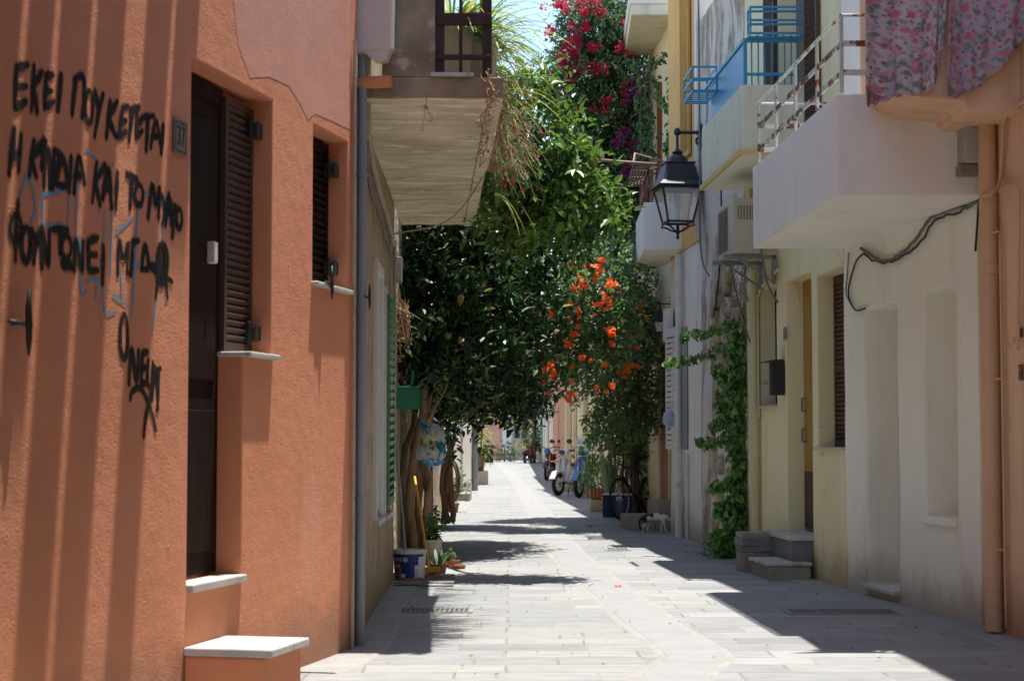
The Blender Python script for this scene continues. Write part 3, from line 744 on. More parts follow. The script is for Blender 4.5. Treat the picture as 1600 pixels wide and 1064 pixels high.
row3 = Z2([[(56, 630), (50, 720), (47, 815)], ell(48, 712, 18, 42), ell(80, 765, 14, 52), [(96, 718), (111, 762)], [(130, 710), (111, 762), (104, 822)],
  [(130, 838), (130, 722), (150, 832), (154, 720)], [(164, 716), (210, 718)], [(188, 716), (186, 792)], ell(207, 772, 15, 36, 120, 420), [(192, 818), (208, 812), (224, 834)], [(194, 830), (222, 836)],
  [(232, 848), (236, 750), (255, 850), (258, 755)], [(304, 745), (278, 755), (276, 792), (300, 797)], [(276, 797), (278, 842), (304, 845)], [(322, 770), (319, 888)],
  [(367, 858), (371, 750), (385, 812), (400, 758), (396, 852)], [(399, 856), (402, 852)], [(408, 860), (413, 758)], [(411, 758), (432, 752)],
  [(441, 842), (452, 768), (464, 836), (441, 840)], [(462, 828), (500, 838)], [(486, 930), (506, 760), (522, 932)], [(470, 838), (536, 880)], [(488, 840), (494, 780), (510, 765), (522, 800), (518, 860), (502, 890), (488, 860), (490, 830)], [(498, 770), (500, 870)], [(512, 770), (510, 880)]])
anarchy = []
strokes(FP, row1+row2, 'graffiti', M_blackpaint, .034, pink, seed=3)['label'] = 'two upper lines of black spray lettering'
strokes(FP, row1+row2+row3, 'overspray', M_overspray, .052, pink, off=-.0008, seed=3)
strokes(FP, row3, 'graffiti', M_blackpaint, .031, pink, off=-.0026, seed=4)['label'] = 'third line of black lettering ending in a circled letter'
tagl = [ell(193, 526, 6, 34), [(201, 600), (205, 545), (213, 598), (216, 548)], [(222, 552), (220, 600)], [(222, 552), (230, 550)], [(221, 576), (228, 574)], [(220, 600), (229, 598)], [(231, 562), (230, 598), (236, 602), (238, 566)],
        [(237, 625), (241, 572), (246, 618)], [(237, 582), (250, 576)], [(247, 578), (246, 640)], [(203, 625), (206, 612), (220, 608), (235, 640), (243, 672)], [(240, 596), (228, 648), (224, 682)], [(244, 640), (246, 636)]]
strokes(FP, tagl, 'graffiti_tag', M_blackpaint, .036, pink, off=-.0024, seed=5)
blue = [[(30, 312), (42, 275), (55, 322), (47, 352)], [(65, 303), (92, 300), (106, 290)], [(66, 350), (102, 354)], [(66, 300), (66, 352)], [(109, 268), (105, 362)], [(120, 280), (118, 372)], [(133, 233), (155, 255)], [(152, 258), (155, 330)], [(124, 372), (126, 455), (135, 455)], [(133, 440), (156, 435)], [(152, 436), (149, 468)],
        [(163, 330), (161, 478), (180, 488)], [(175, 460), (196, 476)], [(180, 366), (206, 342)], [(215, 328), (206, 492)], [(225, 300), (260, 322)], [(256, 330), (254, 375)], [(245, 450), (238, 518)], [(262, 455), (258, 470)], [(206, 412), (226, 418)], [(175, 330), (172, 430)], [(188, 420), (190, 470)]]
strokes(FP, blue, 'graffiti', M_bluepaint, .016, pink, off=-.0014, seed=6)['label'] = 'thin pale blue spray lines under the black lettering'
x, z = FP.L(279, 215)
t = thing('number_plate', 'small grey plate with number 37 beside the dark door', 'number plate', FP.W(x, -.004, z), FP.ang)
b = MB(); b.box(-.075, -.008, -.085, .075, 0, .085); b.build('plate', M_plate, t, bevel=.004)
b = MB(); b.box(-.06, -.0095, -.07, .06, -.008, -.064); b.box(-.06, -.0095, .064, .06, -.008, .07); b.box(-.066, -.0095, -.07, -.06, -.008, .07); b.box(.06, -.0095, -.07, .066, -.008, .07); b.build('border', M_platet, t)
def text_obj(s, size, m, parent, M, name='lettering', ext=.001, ax='CENTER'):
    cu = bpy.data.curves.new(name, 'FONT'); cu.body = s; cu.size = size; cu.extrude = ext; cu.align_x = ax; cu.align_y = 'CENTER'
    tmp = bpy.data.objects.new(name, cu); C.objects.link(tmp)
    dg = bpy.context.evaluated_depsgraph_get(); me = bpy.data.meshes.new_from_object(tmp.evaluated_get(dg))
    C.objects.unlink(tmp); bpy.data.objects.remove(tmp)
    for v in me.vertices: v.co = M(v.co) if callable(M) else M @ v.co
    me.materials.clear(); me.materials.append(m)
    o = bpy.data.objects.new(name, me); C.objects.link(o); o.parent = parent
    return o
text_obj('37', .115, M_platet, t, Matrix.Translation((0, -.0095, 0)) @ Matrix.Rotation(PI/2, 4, 'X') @ Matrix.Diagonal((.85, 1.15, 1, 1)), 'numeral')
# doorstep
xa, _ = FP.L(287, 1018); xb, zb = FP.L(350, 990)
st = thing('doorstep', 'rendered step with a white marble top below the dark pink house door', 'step', FP.W((xa+xb)/2, -.2, 0), FP.ang)
hw = (xb-xa)/2
b = MB(); b.box(-hw, -.20, -.03, hw, .199, .26); b.build('riser', M_pinkpaint, st, bevel=.012)
b = MB(); b.box(-hw-.01, -.235, .261, hw+.02, .198, .30); b.build('slab', M_marble, st, bevel=.007)

# ------------------------------------------------------------------ tan house with the concrete balcony
FT = Fr((-.97, 11.02), (-1.068, 16.2))
tan = house('tan_house', 'tan rendered old house with a stained concrete balcony overhead', FT)
op1 = opening(FT, (583, 800), (594, 420), .10); op1[1], op1[3] = .73, 2.55
op2 = opening(FT, (597, 800), (607, 470), .10); op2[1], op2[3] = .72, 2.45
facade(tan, FT, 0, FT.len, 6.4, [op1, op2], M_tan, T=4, jit=.008, seed=2)
for o_, mm, nm in ((op1, M_whiteframe, 'window'), (op2, M_whiteframe, 'window')):
    w_ = part(tan, nm, mm, (o_[0]-.04, -.03, o_[1]-.05, o_[0]+.03, .06, o_[3]+.04), (o_[2]-.03, -.03, o_[1]-.05, o_[2]+.05, .06, o_[3]+.04), (o_[0]+.03, -.025, o_[3]-.04, o_[2]-.03, .06, o_[3]+.035))
    part(w_, 'pane', M_whiteshut, (o_[0]+.03, .05, o_[1], o_[2]-.03, .08, o_[3]-.04))
    part(w_, 'sill', M_marble, (o_[0]-.05, -.05, o_[1]-.09, o_[2]+.05, .04, o_[1]-.05))
louvre(tan, 'green_shutter', op2[0]+.03, op2[2]+.02, op2[1]+.02, op2[3]-.02, -.055, M_greenshut, 24, fr=.05)
pipe_part(tan, 'downpipe', M_grey, [(.02, -.04, 0.0), (.02, -.04, 3.15), (.02, -.04, 4.2)], .031, 14)
for zz in (.9, 2.05, 2.9):
    b = MB(); b.tube([(.02, -.04, zz-.012), (.02, -.04, zz+.012)], .039, 14); b.build('pipe_clip', M_grey, tan)
# balcony
zb0 = 3.38
NO, FO = Vector((-.051, 11.05, 0)), Vector((-.376, 17.55, 0))
NI, FI = Vector((-.985, 11.05, 0)), Vector((-1.09, 17.55, 0))
def lo(p, z): q = FT.toL((p.x, p.y, z)); return Vector((q.x, q.y, z))
b = MB(); n = 10
top = []; bot = []
for (a, c) in ((NI, NO), (NO, FO), (FO, FI), (FI, NI)):
    for k in range(n if a is NO else 4):
        t_ = k/(n if a is NO else 4); p = a.lerp(c, t_)
        j = Vector((random.uniform(-.008, .008), random.uniform(-.008, .008), 0)) if 0 < t_ else Vector()
        bot.append(lo(p+j, zb0+random.uniform(-.004, .004))); top.append(lo(p+j, zb0+.135))
i0 = [b.vert(p) for p in bot]; i1 = [b.vert(p) for p in top]; N = len(i0)
b.face(i0[::-1], 1); b.face(i1, 0)
for k in range(N): b.face((i0[k], i0[(k+1) % N], i1[(k+1) % N], i1[k]), 0)
bal = b.build('balcony', [M_conc, M_soffit], tan, bevel=.008, merge=True)
def toT(px, py, Y): return FT.toL(P(px, py, Y))
# raised soffit lip on the street edge
b = MB(); e0, e1 = lo(NO, zb0), lo(FO, zb0); inn = Vector((-.0, .07, 0))
b.prism([e0+Vector((.02, .02, -.018)), e0+Vector((.02, .095, -.018)), e0+Vector((.02, .095, .01)), e0+Vector((.02, .02, .01))], (e1-e0)*.99)
b.build('soffit_lip', M_soffit, bal)
pl = toT(597, 60, 11.05); pr = toT(680, 60, 11.05)
b = MB(); b.box(pl.x, pl.y-.0, zb0+.135, pr.x+.12, pr.y, 4.6); 
o_ = b.build('parapet', M_conc, bal, bevel=.01)
rl = MB()
for px in (687, 761): q = toT(px, 60, 11.08); rl.box(q.x-.0, q.y-.03, zb0+.135, q.x+.06, q.y+.03, 4.7)
qa, qb = toT(683, 22, 11.07), toT(766, 22, 11.07)
for z_, h_ in ((3.885, .075), (3.645, .03), (4.25, .06)): rl.bar((qa.x+.01, qa.y, z_), (qb.x+.01, qb.y, z_), .04, h_)
q1, q2 = lo(NO.lerp(FO, .01), 0), lo(FO, 0)
for z_, h_ in ((3.885, .075), (3.645, .03), (4.25, .06)): rl.bar((q1.x+.05, q1.y+.09, z_), (q2.x-.05, q2.y+.09, z_), .04, h_)
for k in range(1, 8):
    q = q1.lerp(q2, k/7.05); rl.box(q.x-.03, q.y+.06, zb0+.135, q.x+.03, q.y+.12, 4.3)
q = toT(720, 40, 11.07); rl.tube([(q.x, q.y, zb0+.13), (q.x, q.y, 4.25)], .012, 6)
rl.build('railing', M_balwood, bal, bevel=.004)
b = MB(); q0, q9 = toT(673, 110, 11.02), toT(740, 110, 11.02); b.box(q0.x-.01, q9.y, zb0+.136, q0.x+.10, q0.y, zb0+.157); b.build('marble_strip', M_marble, bal)
# cables along the tan wall
def cable(parent, F, pts, r, m, name='cable', wob=.0, n=6):
    q = smooth_path([Vector(p) for p in pts], 6)
    if wob:
        for p in q[1:-1]: p.x += random.uniform(-wob, wob); p.z += random.uniform(-wob, wob)
    b = MB(); b.tube(q, r, n); return b.build(name, m, parent, smooth=True)
cable(tan, FT, [(.14, -.07, 3.75), (.25, -.06, 3.25), (.6, -.05, 3.22), (1.6, -.04, 3.10), (3.2, -.04, 3.02), (4.5, -.03, 2.95)], .020, M_cable2, wob=.012)
cable(tan, FT, [(.3, -.05, 3.15), (.9, -.04, 2.95), (2.0, -.04, 2.9), (3.6, -.04, 2.8), (4.7, -.03, 2.85)], .014, M_cable, wob=.012)
cable(tan, FT, [(4.6, -.03, .9), (4.62, -.035, 2.0), (4.6, -.03, 3.0)], .014, M_cable2)
pA = FT.toL(P(600, 480, 14.8)); pB = FT.toL(P(620, 365, 14.8)); pC = FT.toL(P(700, 345, 14.6)); pD = FT.toL(P(755, 275, 14.2)); pE = FT.toL(P(786, 190, 12.5))
cable(tan, FT, [(pA.x, -.03, pA.z), (pA.x, -.04, pB.z-.05), pB, pC, pD, pE], .007, M_cable2)

# ------------------------------------------------------------------ left side further on
FL3 = Fr((-1.17, 16.23), (-1.22, 37.5))
lh = house('rubble_house', 'cream stone house behind the ficus trunks', FL3)
opd = [3.0, .15, 4.0, 2.5, .12]; opw = [7.0, .9, 8.0, 2.3, .12]; opx = [12.5, .9, 13.5, 2.3, .12]
facade(lh, FL3, 0, FL3.len, 5.6, [opd, opw, opx], M_rubble, T=4, jit=.03, step=.35, seed=3, bevel=.015)
part(lh, 'door', M_greenshut, (3.02, .07, .16, 3.98, .12, 2.48))
for o_ in (opw, opx):
    louvre(lh, 'shutter', o_[0]+.02, o_[2]-.02, o_[1]+.02, o_[3]-.02, .03, M_whiteshut, 18)
pipe_part(lh, 'wall_pipe', M_bluecrate, [(9.0, -.05, 0), (9.0, -.05, 2.6)], .03)
FL4 = Fr((-1.22, 37.52), (-.985, 44.2))
l4 = house('white_corner_house', 'white corner house with a grey downpipe past the ficus', FL4)
op = [2.2, .1, 3.2, 2.4, .12]
facade(l4, FL4, 0, FL4.len, 6.0, [op], M_whiteold, T=5, jit=.012, seed=4)
part(l4, 'door', M_whiteshut, (2.22, .06, .12, 3.18, .12, 2.38))
pipe_part(l4, 'downpipe', M_grey, [(FL4.len-.10, -.08, .05), (FL4.len-.10, -.08, 5.8)], .075, 12)
part(l4, 'doorstep', M_block, (.3, -.30, 0, 1.3, -.002, .16))
FL5 = Fr((-2.5, 45.0), (-1.95, 112.0))
l5 = house('sandy_house', 'long sandy house set back behind the palm planter', FL5)
facade(l5, FL5, 0, FL5.len, 5.4, [[6, .1, 7.1, 2.4, .15], [15, .9, 16.2, 2.3, .15], [28, .1, 29.2, 2.4, .15], [40, .9, 41.2, 2.3, .15]], M_cream, T=5, jit=.02, step=1.2, seed=5)
part(l5, 'door', M_orangewood, (6.02, .08, .1, 7.08, .14, 2.38)); part(l5, 'door', M_brownwood, (28.02, .08, .1, 29.18, .14, 2.38))
louvre(l5, 'shutter', 15.02, 16.18, .92, 2.28, .04, M_whiteshut, 18); louvre(l5, 'shutter', 40.02, 41.18, .92, 2.28, .04, M_tealshut, 18)
# end of the street: two houses closing the view
FE1 = Fr((-4.5, 119.0), (-.22, 121.5))
e1 = house('far_pink_house', 'pale pink house closing the far end of the street', FE1)
facade(e1, FE1, 0, FE1.len, 5.2, [[1.6, .9, 2.7, 2.6, .15]], M_salmon, T=5, jit=.01, step=1)
louvre(e1, 'shutter', 1.62, 2.68, .92, 2.58, .04, M_greyl, 14)
part(e1, 'corner_pilaster', M_whiteframe, (FE1.len-.55, -.12, -.05, FE1.len+.1, .3, 5.3))
FE2 = Fr((-.1, 122.0), (5.5, 122.0))
e2 = house('far_grey_house', 'grey house at the street end with a yellow panelled door', FE2)
op = [.15, .5, 1.25, 3.7, .2]
facade(e2, FE2, 0, FE2.len, 6.2, [op, [2.2, 1.2, 3.2, 3.0, .2]], M_cream, T=5, jit=.01, step=1)
d_ = part(e2, 'door', M_greyl, (.17, .1, .5, 1.23, .18, 3.68))
part(d_, 'door_panel', M_yeltrim, (.27, .07, .62, .62, .1, 1.35), (.78, .07, .62, 1.13, .1, 1.35)); part(d_, 'glazing', M_glassdark, (.27, .07, 1.5, .62, .1, 3.4), (.78, .07, 1.5, 1.13, .1, 3.4))
for k in range(3): part(e2, 'entrance_step', M_block, (-.02, -.35*(3-k), .16*k-.02, 1.45, -.01-.001*k, .16*(k+1)))
part(e2, 'window', M_whiteframe, (2.22, .1, 1.22, 3.18, .16, 2.98))
# ------------------------------------------------------------------ right side: peach house
FPe = Fr((3.20, 12.26), (3.616, -9.0))
pe = house('peach_house', 'peach house with a fat downpipe at the near corner of the street', FPe)
facade(pe, FPe, 0, FPe.len, 7.5, [[4.0, .9, 5.0, 2.4, .15]], M_peach, T=4, jit=.006, seed=6)
louvre(pe, 'shutter', 4.02, 4.98, .92, 2.38, .05, M_brownwood, 20)
xp = FPe.L(1549, 600, -.06)[0]
pipe_part(pe, 'downpipe', M_peachpipe, [(xp, -.065, 0.02), (xp, -.065, 3.55)], .058, 16)
for zz in (.55, 1.66, 2.62):
    b = MB(); b.tube([(xp, -.065, zz-.015), (xp, -.065, zz+.015)], .063, 16); b.tube([(xp+.05, -.06, zz), (xp+.13, -.03, zz)], .008, 6); b.build('pipe_clip', M_peachpipe, pe, smooth=True, auto=40)
b = MB(); b.tube([(xp, -.065, 2.35), (xp, -.065, 2.42)], .066, 16); b.build('pipe_socket', M_peachpipe, pe, smooth=True, auto=40)
cx = FPe.L(1570, 600, -.02)[0]
cable(pe, FPe, [(cx-.02, -.03, .05), (cx-.02, -.03, 1.5), (cx-.02, -.03, 2.6)], .010, M_peachpipe, 'conduit')
def pe_l(px, py, y=-.03): x, z = FPe.L(px, py, y); return (x, y, z)
cable(pe, FPe, [pe_l(1535, 305, -.1), pe_l(1548, 303, -.15), pe_l(1562, 285), pe_l(1566, 230), pe_l(1570, 185), pe_l(1590, 165), pe_l(1615, 150)], .014, M_peachpipe, 'conduit')
cable(pe, FPe, [pe_l(1562, 300), pe_l(1570, 292), pe_l(1588, 292), pe_l(1592, 330), pe_l(1591, 520), pe_l(1590, 545)], .011, M_peachpipe, 'conduit')
x, z = FPe.L(1596, 520); part(pe, 'old_hinge', M_rustbar, (x-.02, -.02, z-.03, x+.03, 0, z+.03), (x-.02, -.02, z-.30, x+.03, 0, z-.2), bevel=.002)
x0, z0 = FPe.L(1506, 258, -.0); mz = FPe.L(1506, 140)[1]
# meter box hung high between the white and peach fronts
b = MB(); b.box(.24, -.20, 3.10, .46, -.012, 3.50); mb = b.build('meter_box', M_meter, pe, bevel=.012)
b = MB(); b.box(.26, -.215, 3.03, .40, -.08, 3.095); b.build('fuse_cover', M_plate, mb, bevel=.004)
b = MB(); b.tube([(.30, -.04, 3.05), (.16, -.03, 2.9), (.05, -.03, 2.55)], .008, 6); b.build('cable', M_cabled, pe)
# peach balcony: solid near parapet with rounded underside
b = MB()
A_ = lambda X, Y, z: FPe.toL((X, Y, z))
prof = [(2.50, 3.45), (2.60, 3.42), (2.86, 3.40), (2.88, 3.34), (3.50, 3.34), (3.50, 4.4), (2.40, 4.4), (2.40, 3.52)]
ids = [[b.vert(A_(X, Y, z)) for X, z in prof] for Y in (11.25, 12.24)]
n = len(prof)
b.face(ids[0]); b.face(ids[1][::-1])
for k in range(n): b.face((ids[0][k], ids[1][k], ids[1][(k+1) % n], ids[0][(k+1) % n]))
pbal = b.build('balcony', M_peach, pe, bevel=.015, merge=True)
b = MB(); b.box(*A_(2.42, 11.27, 4.4).xyz, *A_(2.48, 12.2, 4.46).xyz); b.build('handrail', M_peachpipe, pbal)
# floral bed sheets over the balcony end
def sheet(name, label, cols, m, group, thick=.004):
    """cols: list of (top, bottom) world points; hung with folds"""
    nu, nv = 40, 26
    me_v = []; uv = []
    tops = smooth_path([Vector(c[0]) for c in cols], 12); bots = smooth_path([Vector(c[1]) for c in cols], 12)
    NU = len(tops)
    o = cols[0][0]
    for i in range(NU):
        for j in range(nv+1):
            t_ = j/nv; p = tops[i].lerp(bots[i], t_)
            u = i/(NU-1)
            p = p+Vector((0, -1, 0))*(.018*math.sin(u*21+t_*1.5)*t_+.010*math.sin(u*47+1)*t_+.03*math.sin(u*9+2)*t_)
            p.z += .010*math.sin(u*30)*t_
            me_v.append(p-Vector(o)); uv.append((u*(tops[0]-tops[-1]).length, t_*(tops[i]-bots[i]).length))
    fs = [(i*(nv+1)+j, (i+1)*(nv+1)+j, (i+1)*(nv+1)+j+1, i*(nv+1)+j+1) for i in range(NU-1) for j in range(nv)]
    me = bpy.data.meshes.new(name); me.from_pydata([tuple(v) for v in me_v], [], fs); me.materials.append(m)
    l = me.uv_layers.new(name='UVMap')
    for lp in me.loops: l.data[lp.index].uv = uv[lp.vertex_index]
    me.polygons.foreach_set('use_smooth', [True]*len(me.polygons)); me.update()
    ob = bpy.data.objects.new(name, me); C.objects.link(ob); ob.location = o
    s = ob.modifiers.new('thickness', 'SOLIDIFY'); s.thickness = thick
    return tag(ob, label, 'bed sheet', group)
Y1 = 11.16
def pw(px, py, Y=Y1): return tuple(P(px, py, Y))
sheet('bed_sheet', 'pale floral bed sheet hanging over the balcony with a level lower hem', [(pw(1352, -160), pw(1350, 146)), (pw(1400, -160), pw(1396, 150)), (pw(1440, -160), pw(1436, 146)), (pw(1462, -160), pw(1452, 143)), (pw(1478, -160), pw(1464, 122)), (pw(1490, -160), pw(1477, 60))], M_sheet1, 'floral bedding on the peach balcony')
sheet('bed_sheet', 'darker floral bed sheet with a hem rising steeply over the peach balcony', [(pw(1489, -170), pw(1476, 154)), (pw(1520, -170), pw(1508, 146)), (pw(1560, -170), pw(1552, 118)), (pw(1600, -170), pw(1590, 72)), (pw(1640, -170), pw(1630, 10))], M_sheet2, 'floral bedding on the peach balcony')
sheet('pillow_case', 'rosy floral hem showing below the pale bed sheet', [(pw(1353, 60, 11.2), pw(1351, 166, 11.2)), (pw(1380, 60, 11.2), pw(1378, 160, 11.2)), (pw(1425, 60, 11.2), pw(1422, 145, 11.2))], M_sheet2, 'floral bedding on the peach balcony')

# ------------------------------------------------------------------ white house
FW = Fr((2.84, 15.30), (3.20, 12.28))
wh = house('white_house', 'white rendered house with deep blank niche and cantilevered balcony', FW)
o1 = opening(FW, (1357, 925), (1401, 472), .40); o1[1] = .10
o2 = opening(FW, (1447, 806), (1492, 447), .28)
facade(wh, FW, 0, FW.len-.004, 6.2, [o1, o2], M_white, T=4, jit=.014, step=.22, seed=7, bevel=.022)
dd = part(wh, 'door', M_whitebal, (o1[0]-.0, .34, o1[1]+.01, o1[2]+.0, .39, o1[3]-.005))
x, z = FW.L(1390, 609, .1); b = MB(); b.tube([(o1[2]-.005, .10, z), (o1[2]-.05, .10, z)], .010, 8); b.ball((o1[2]-.06, .10, z), (.022, .03, .03), 12, 8); b.build('door_knob', M_rustbar, wh, smooth=True)
part(wh, 'door_sill', M_marble, (o1[0]-.03, -.05, .055, o1[2]+.03, .2, .098), bevel=.012)
part(wh, 'niche_sill', M_white, (o2[0]-.05, -.035, o2[1]-.06, o2[2]+.01, .02, o2[1]+.006), bevel=.015)
# balcony (own outline, solid parapets on three sides)
def solid_balcony(root, F, no, fo, z0, z1, m, wall_pts, tk=.10, trim=None, soffit=None, zn=None):
    """no, fo = near and far outer corners (X,Y); wall_pts = near and far wall points"""
    L = lambda p, z: F.toL((p[0], p[1], z))
    b = MB()
    a, c, d, e = [Vector((*p, 0)) for p in (wall_pts[0], no, fo, wall_pts[1])]
    cen = (a+c+d+e)/4
    def ins(p, q, r):
        u = (p-q).normalized(); w_ = (r-q).normalized()
        return q+(u+w_)*tk
    ci, di = ins(a, c, d), ins(c, d, e)
    ai = a+(d-c).normalized()*tk; ei = e-(d-c).normalized()*tk
    out = [a, c, d, e]; inn = [ai, ci, di, ei]
    vo0 = [b.vert(L(p, z0)) for p in out]; vo1 = [b.vert(L(p, z1)) for p in out]
    vi1 = [b.vert(L(p, z1)) for p in inn]; vf = [b.vert(L(p, z0+.14)) for p in inn]
    b.face(vo0, 1)
    for k in range(3):
        b.face((vo0[k], vo0[k+1], vo1[k+1], vo1[k])); b.face((vo1[k], vo1[k+1], vi1[k+1], vi1[k])); b.face((vi1[k], vi1[k+1], vf[k+1], vf[k]))
    b.face(vf); b.face((vo0[0], vo1[0], vi1[0], vf[0])); b.face((vo0[3], vo1[3], vi1[3], vf[3])); b.face((vo0[3], vo0[0], vf[0], vf[3]))
    o = b.build('balcony', [m, soffit or m], root, bevel=.014, merge=True)
    return o, L
wb, LW = solid_balcony(wh, FW, (2.190, 12.0), (2.068, 15.3), 2.90, 3.597, M_whitebal, ((3.26, 12.0), (2.9, 15.3)), soffit=M_white)
def rail_run(b, L, p0, p1, zs, w=.006, h=.04, r=None):
    for z in zs: b.bar(L(p0, z), L(p1, z), w, h)
ri0, ri1 = (2.24, 12.05), (2.118, 15.25); rw0, rw1 = (3.15, 12.05), (2.85, 15.25)
b = MB()
for k in range(5):
    p = Vector(ri0).lerp(Vector(ri1), k/4); q = LW(p, 3.59); b.tube([(q.x, q.y, 3.59), (q.x, q.y, 4.15)], .014, 8)
for p, q in ((ri0, ri1), (ri0, rw0), (ri1, rw1)): b.tube([LW(p, 4.145), LW(q, 4.145)], .012, 8)
rr = b.build('balcony_rail', M_rust, wb, smooth=True, auto=40)
b = MB()
for p, q in ((ri0, ri1), (ri0, rw0), (ri1, rw1)): rail_run(b, LW, p, q, (3.95, 3.75), .006, .042)
b.build('flat_bar', M_rustbar, rr)
# cable swag under the balcony
def fw(px, py, y=-.025): x, z = FW.L(px, py, y); return (x, y, z)
cable(wh, FW, [fw(1530, 308), fw(1515, 322), fw(1490, 325), fw(1455, 340), fw(1432, 372), fw(1410, 395), fw(1380, 408), fw(1352, 392), fw(1345, 388)], .013, M_cable, 'cable', wob=.006)
cable(wh, FW, [fw(1528, 312), fw(1500, 330), fw(1460, 346), fw(1437, 380), fw(1404, 404), fw(1372, 410), fw(1350, 396)], .009, M_cabled, 'cable', wob=.01)
cable(wh, FW, [fw(1350, 396), fw(1338, 408), fw(1328, 440), fw(1326, 462), fw(1336, 484), fw(1352, 482)], .008, M_cabled, 'cable')
cable(wh, FW, [fw(1326, 395), fw(1324, 430), fw(1322, 458), fw(1332, 480)], .006, M_cable, 'cable')

# ------------------------------------------------------------------ yellow house
FY = Fr((2.55, 19.45), (2.835, 15.32))
yh = house('yellow_house', 'pale yellow house with brown shutters and a blue railed balcony', FY)
dY = .22
k1 = opening(FY, (1188, 636), (1213, 443), dY); k2 = opening(FY, (1231, 836), (1267, 424), dY); k3 = opening(FY, (1278, 700), (1317, 416), dY)
k4 = opening(FY, (1216, 120), (1262, 10), dY); k4[1], k4[3] = 4.1, 6.2
facade(yh, FY, 0, FY.len-.004, 7.2, [k1, k2, k3, k4], M_yellow, T=4, jit=.006, seed=8, bevel=.012, step=.3)
louvre(yh, 'shutter', k1[0]+.02, k1[2]-.005, k1[1]+.01, k1[3]-.01, dY-.06, M_darkwood, 18, fr=.04, label='dark shutter of the small window by the letter box')
dr = part(yh, 'door', M_ochrewood, (k2[0]+.0, dY-.05, k2[1]+.05, k2[2], dY-.0, k2[3]), label='ochre wooden front door with brown lower panel')
part(dr, 'door_panel', M_brownwood, (k2[0]+.05, dY-.065, k2[1]+.08, k2[2]-.03, dY-.048, k2[1]+.62)); part(dr, 'door_panel', M_ochrewood, (k2[0]+.08, dY-.062, k2[1]+.72, k2[2]-.06, dY-.048, k2[3]-.15))
for py in (632, 680):
    z = FY.L(1255, py, .1)[1]; b = MB(); b.tube([(k2[0]+.14, dY-.05, z+.06), (k2[0]+.14, dY-.10, z+.06), (k2[0]+.14, dY-.10, z-.06), (k2[0]+.14, dY-.05, z-.06)], .012, 8); b.build('door_handle', M_galv, dr)
zmid = k3[1]+(k3[3]-k3[1])*.45
louvre(yh, 'shutter', k3[0]+.02, k3[2]-.01, k3[1]+.01, k3[3]-.01, dY-.07, M_brownwood, 34, fr=.05, mids=(zmid,), label='brown louvred shutter right of the ochre door')
for o_ in (k1, k3): part(yh, 'window_sill', M_marble, (o_[0]-.04, -.03, o_[1]-.012, o_[2]+.01, dY-.05, o_[1]+.01), bevel=.004)
part(yh, 'door_sill', M_marble, (k2[0]-.06, -.22, k2[1]+.005, k2[2]+.02, dY-.05, k2[1]+.045), bevel=.006)
part(yh, 'door_riser', M_bluestone, (k2[0]-.04, -.195, .155, k2[2]+.0, -.004, k2[1]+.004), bevel=.004)
x0_, z0_ = FY.L(1180, 600, -.05)
pipe_part(yh, 'downpipe', M_creampipe, [(x0_, -.055, .06), (x0_, -.055, 3.9)], .043, 12)
x1_, _ = FY.L(1184.5, 600, -.02); pipe_part(yh, 'conduit', M_creampipe, [(x1_+.03, -.02, 1.5), (x1_+.03, -.02, 2.75), (x1_+.25, -.03, 2.85), (x1_+1.1, -.04, 2.95)], .016, 8)
# upper balcony door and its shutters
up = part(yh, 'balcony_door', M_whiteframe, (k4[0]+.01, dY-.05, k4[1], k4[2]-.01, dY-.01, k4[3]))
part(up, 'pane', M_glassdark, (k4[0]+.10, dY-.06, k4[1]+.5, k4[2]-.10, dY-.049, k4[3]-.1))
louvre(yh, 'shutter', k4[0]-.5, k4[0]-.01, k4[1], k4[3], -.045, M_brownwood, 30, label='open brown shutter of the balcony door')
louvre(yh, 'shutter', k4[2]+.01, k4[2]+.5, k4[1], k4[3], -.045, M_brownwood, 30, label='open brown shutter of the balcony door')
yb, LY = solid_balcony(yh, FY, (2.190, 16.95), (2.072, 19.40), 3.98, 4.652, M_yelbal, ((2.95, 16.95), (2.65, 19.40)), soffit=M_white)
b = MB()
for p, q in (((2.178, 16.938), (2.06, 19.41)), ((2.178, 16.938), (2.74, 16.938))): b.bar(LY(p, 4.005), LY(q, 4.005), .03, .055)
b.build('trim_band', M_yeltrim, yb, bevel=.004)
i0, i1 = (2.235, 17.0), (2.115, 19.35); iw = (2.74, 17.0)
b = MB(); b.bar(LY(i0, 4.86), LY((2.137, 19.0), 4.86), .012, .42); b.build('screen_panel', M_bluepanel, yb)
b = MB()
for z, h in ((5.09, .04), (4.76, .025)):
    b.bar(LY(i0, z), LY(iw, z), .04, h)
b.bar(LY(i0, 5.09), LY(i1, 5.085), .04, .03); b.bar(LY(i0, 4.68), LY(i1, 4.68), .03, .03)
for k in range(9):
    p = Vector(i0).lerp(Vector(iw), k/8); b.tube([LY(p, 4.655), LY(p, 5.09)], .007 if k else .018, 6)
brl = b.build('balcony_rail', M_blue, yb)
def rack(p0, p1, z, outw, h=.27, nl=7):
    b = MB(); o = Vector(outw)
    a, c = Vector(p0), Vector(p1)
    for (q0, q1) in ((a, c), (a+o, c+o), (a, a+o), (c, c+o)):
        for zz in (z, z+h*.5, z+h): b.bar(LY(q0, zz), LY(q1, zz), .012, .022)
    for q in (a, c, a+o, c+o): b.tube([LY(q, z), LY(q, z+h)], .010, 6)
    for k in range(1, nl): q = a.lerp(c, k/nl); b.bar(LY(q, z), LY(q+o, z), .01, .012)
    return b.build('flower_box_rack', M_blue, yb)
rack((2.26, 16.96), (2.82, 16.96), 5.11, (0, -.17), .25)
rack((2.145, 18.6), (2.12, 19.3), 4.92, (-.25, 0), .25)
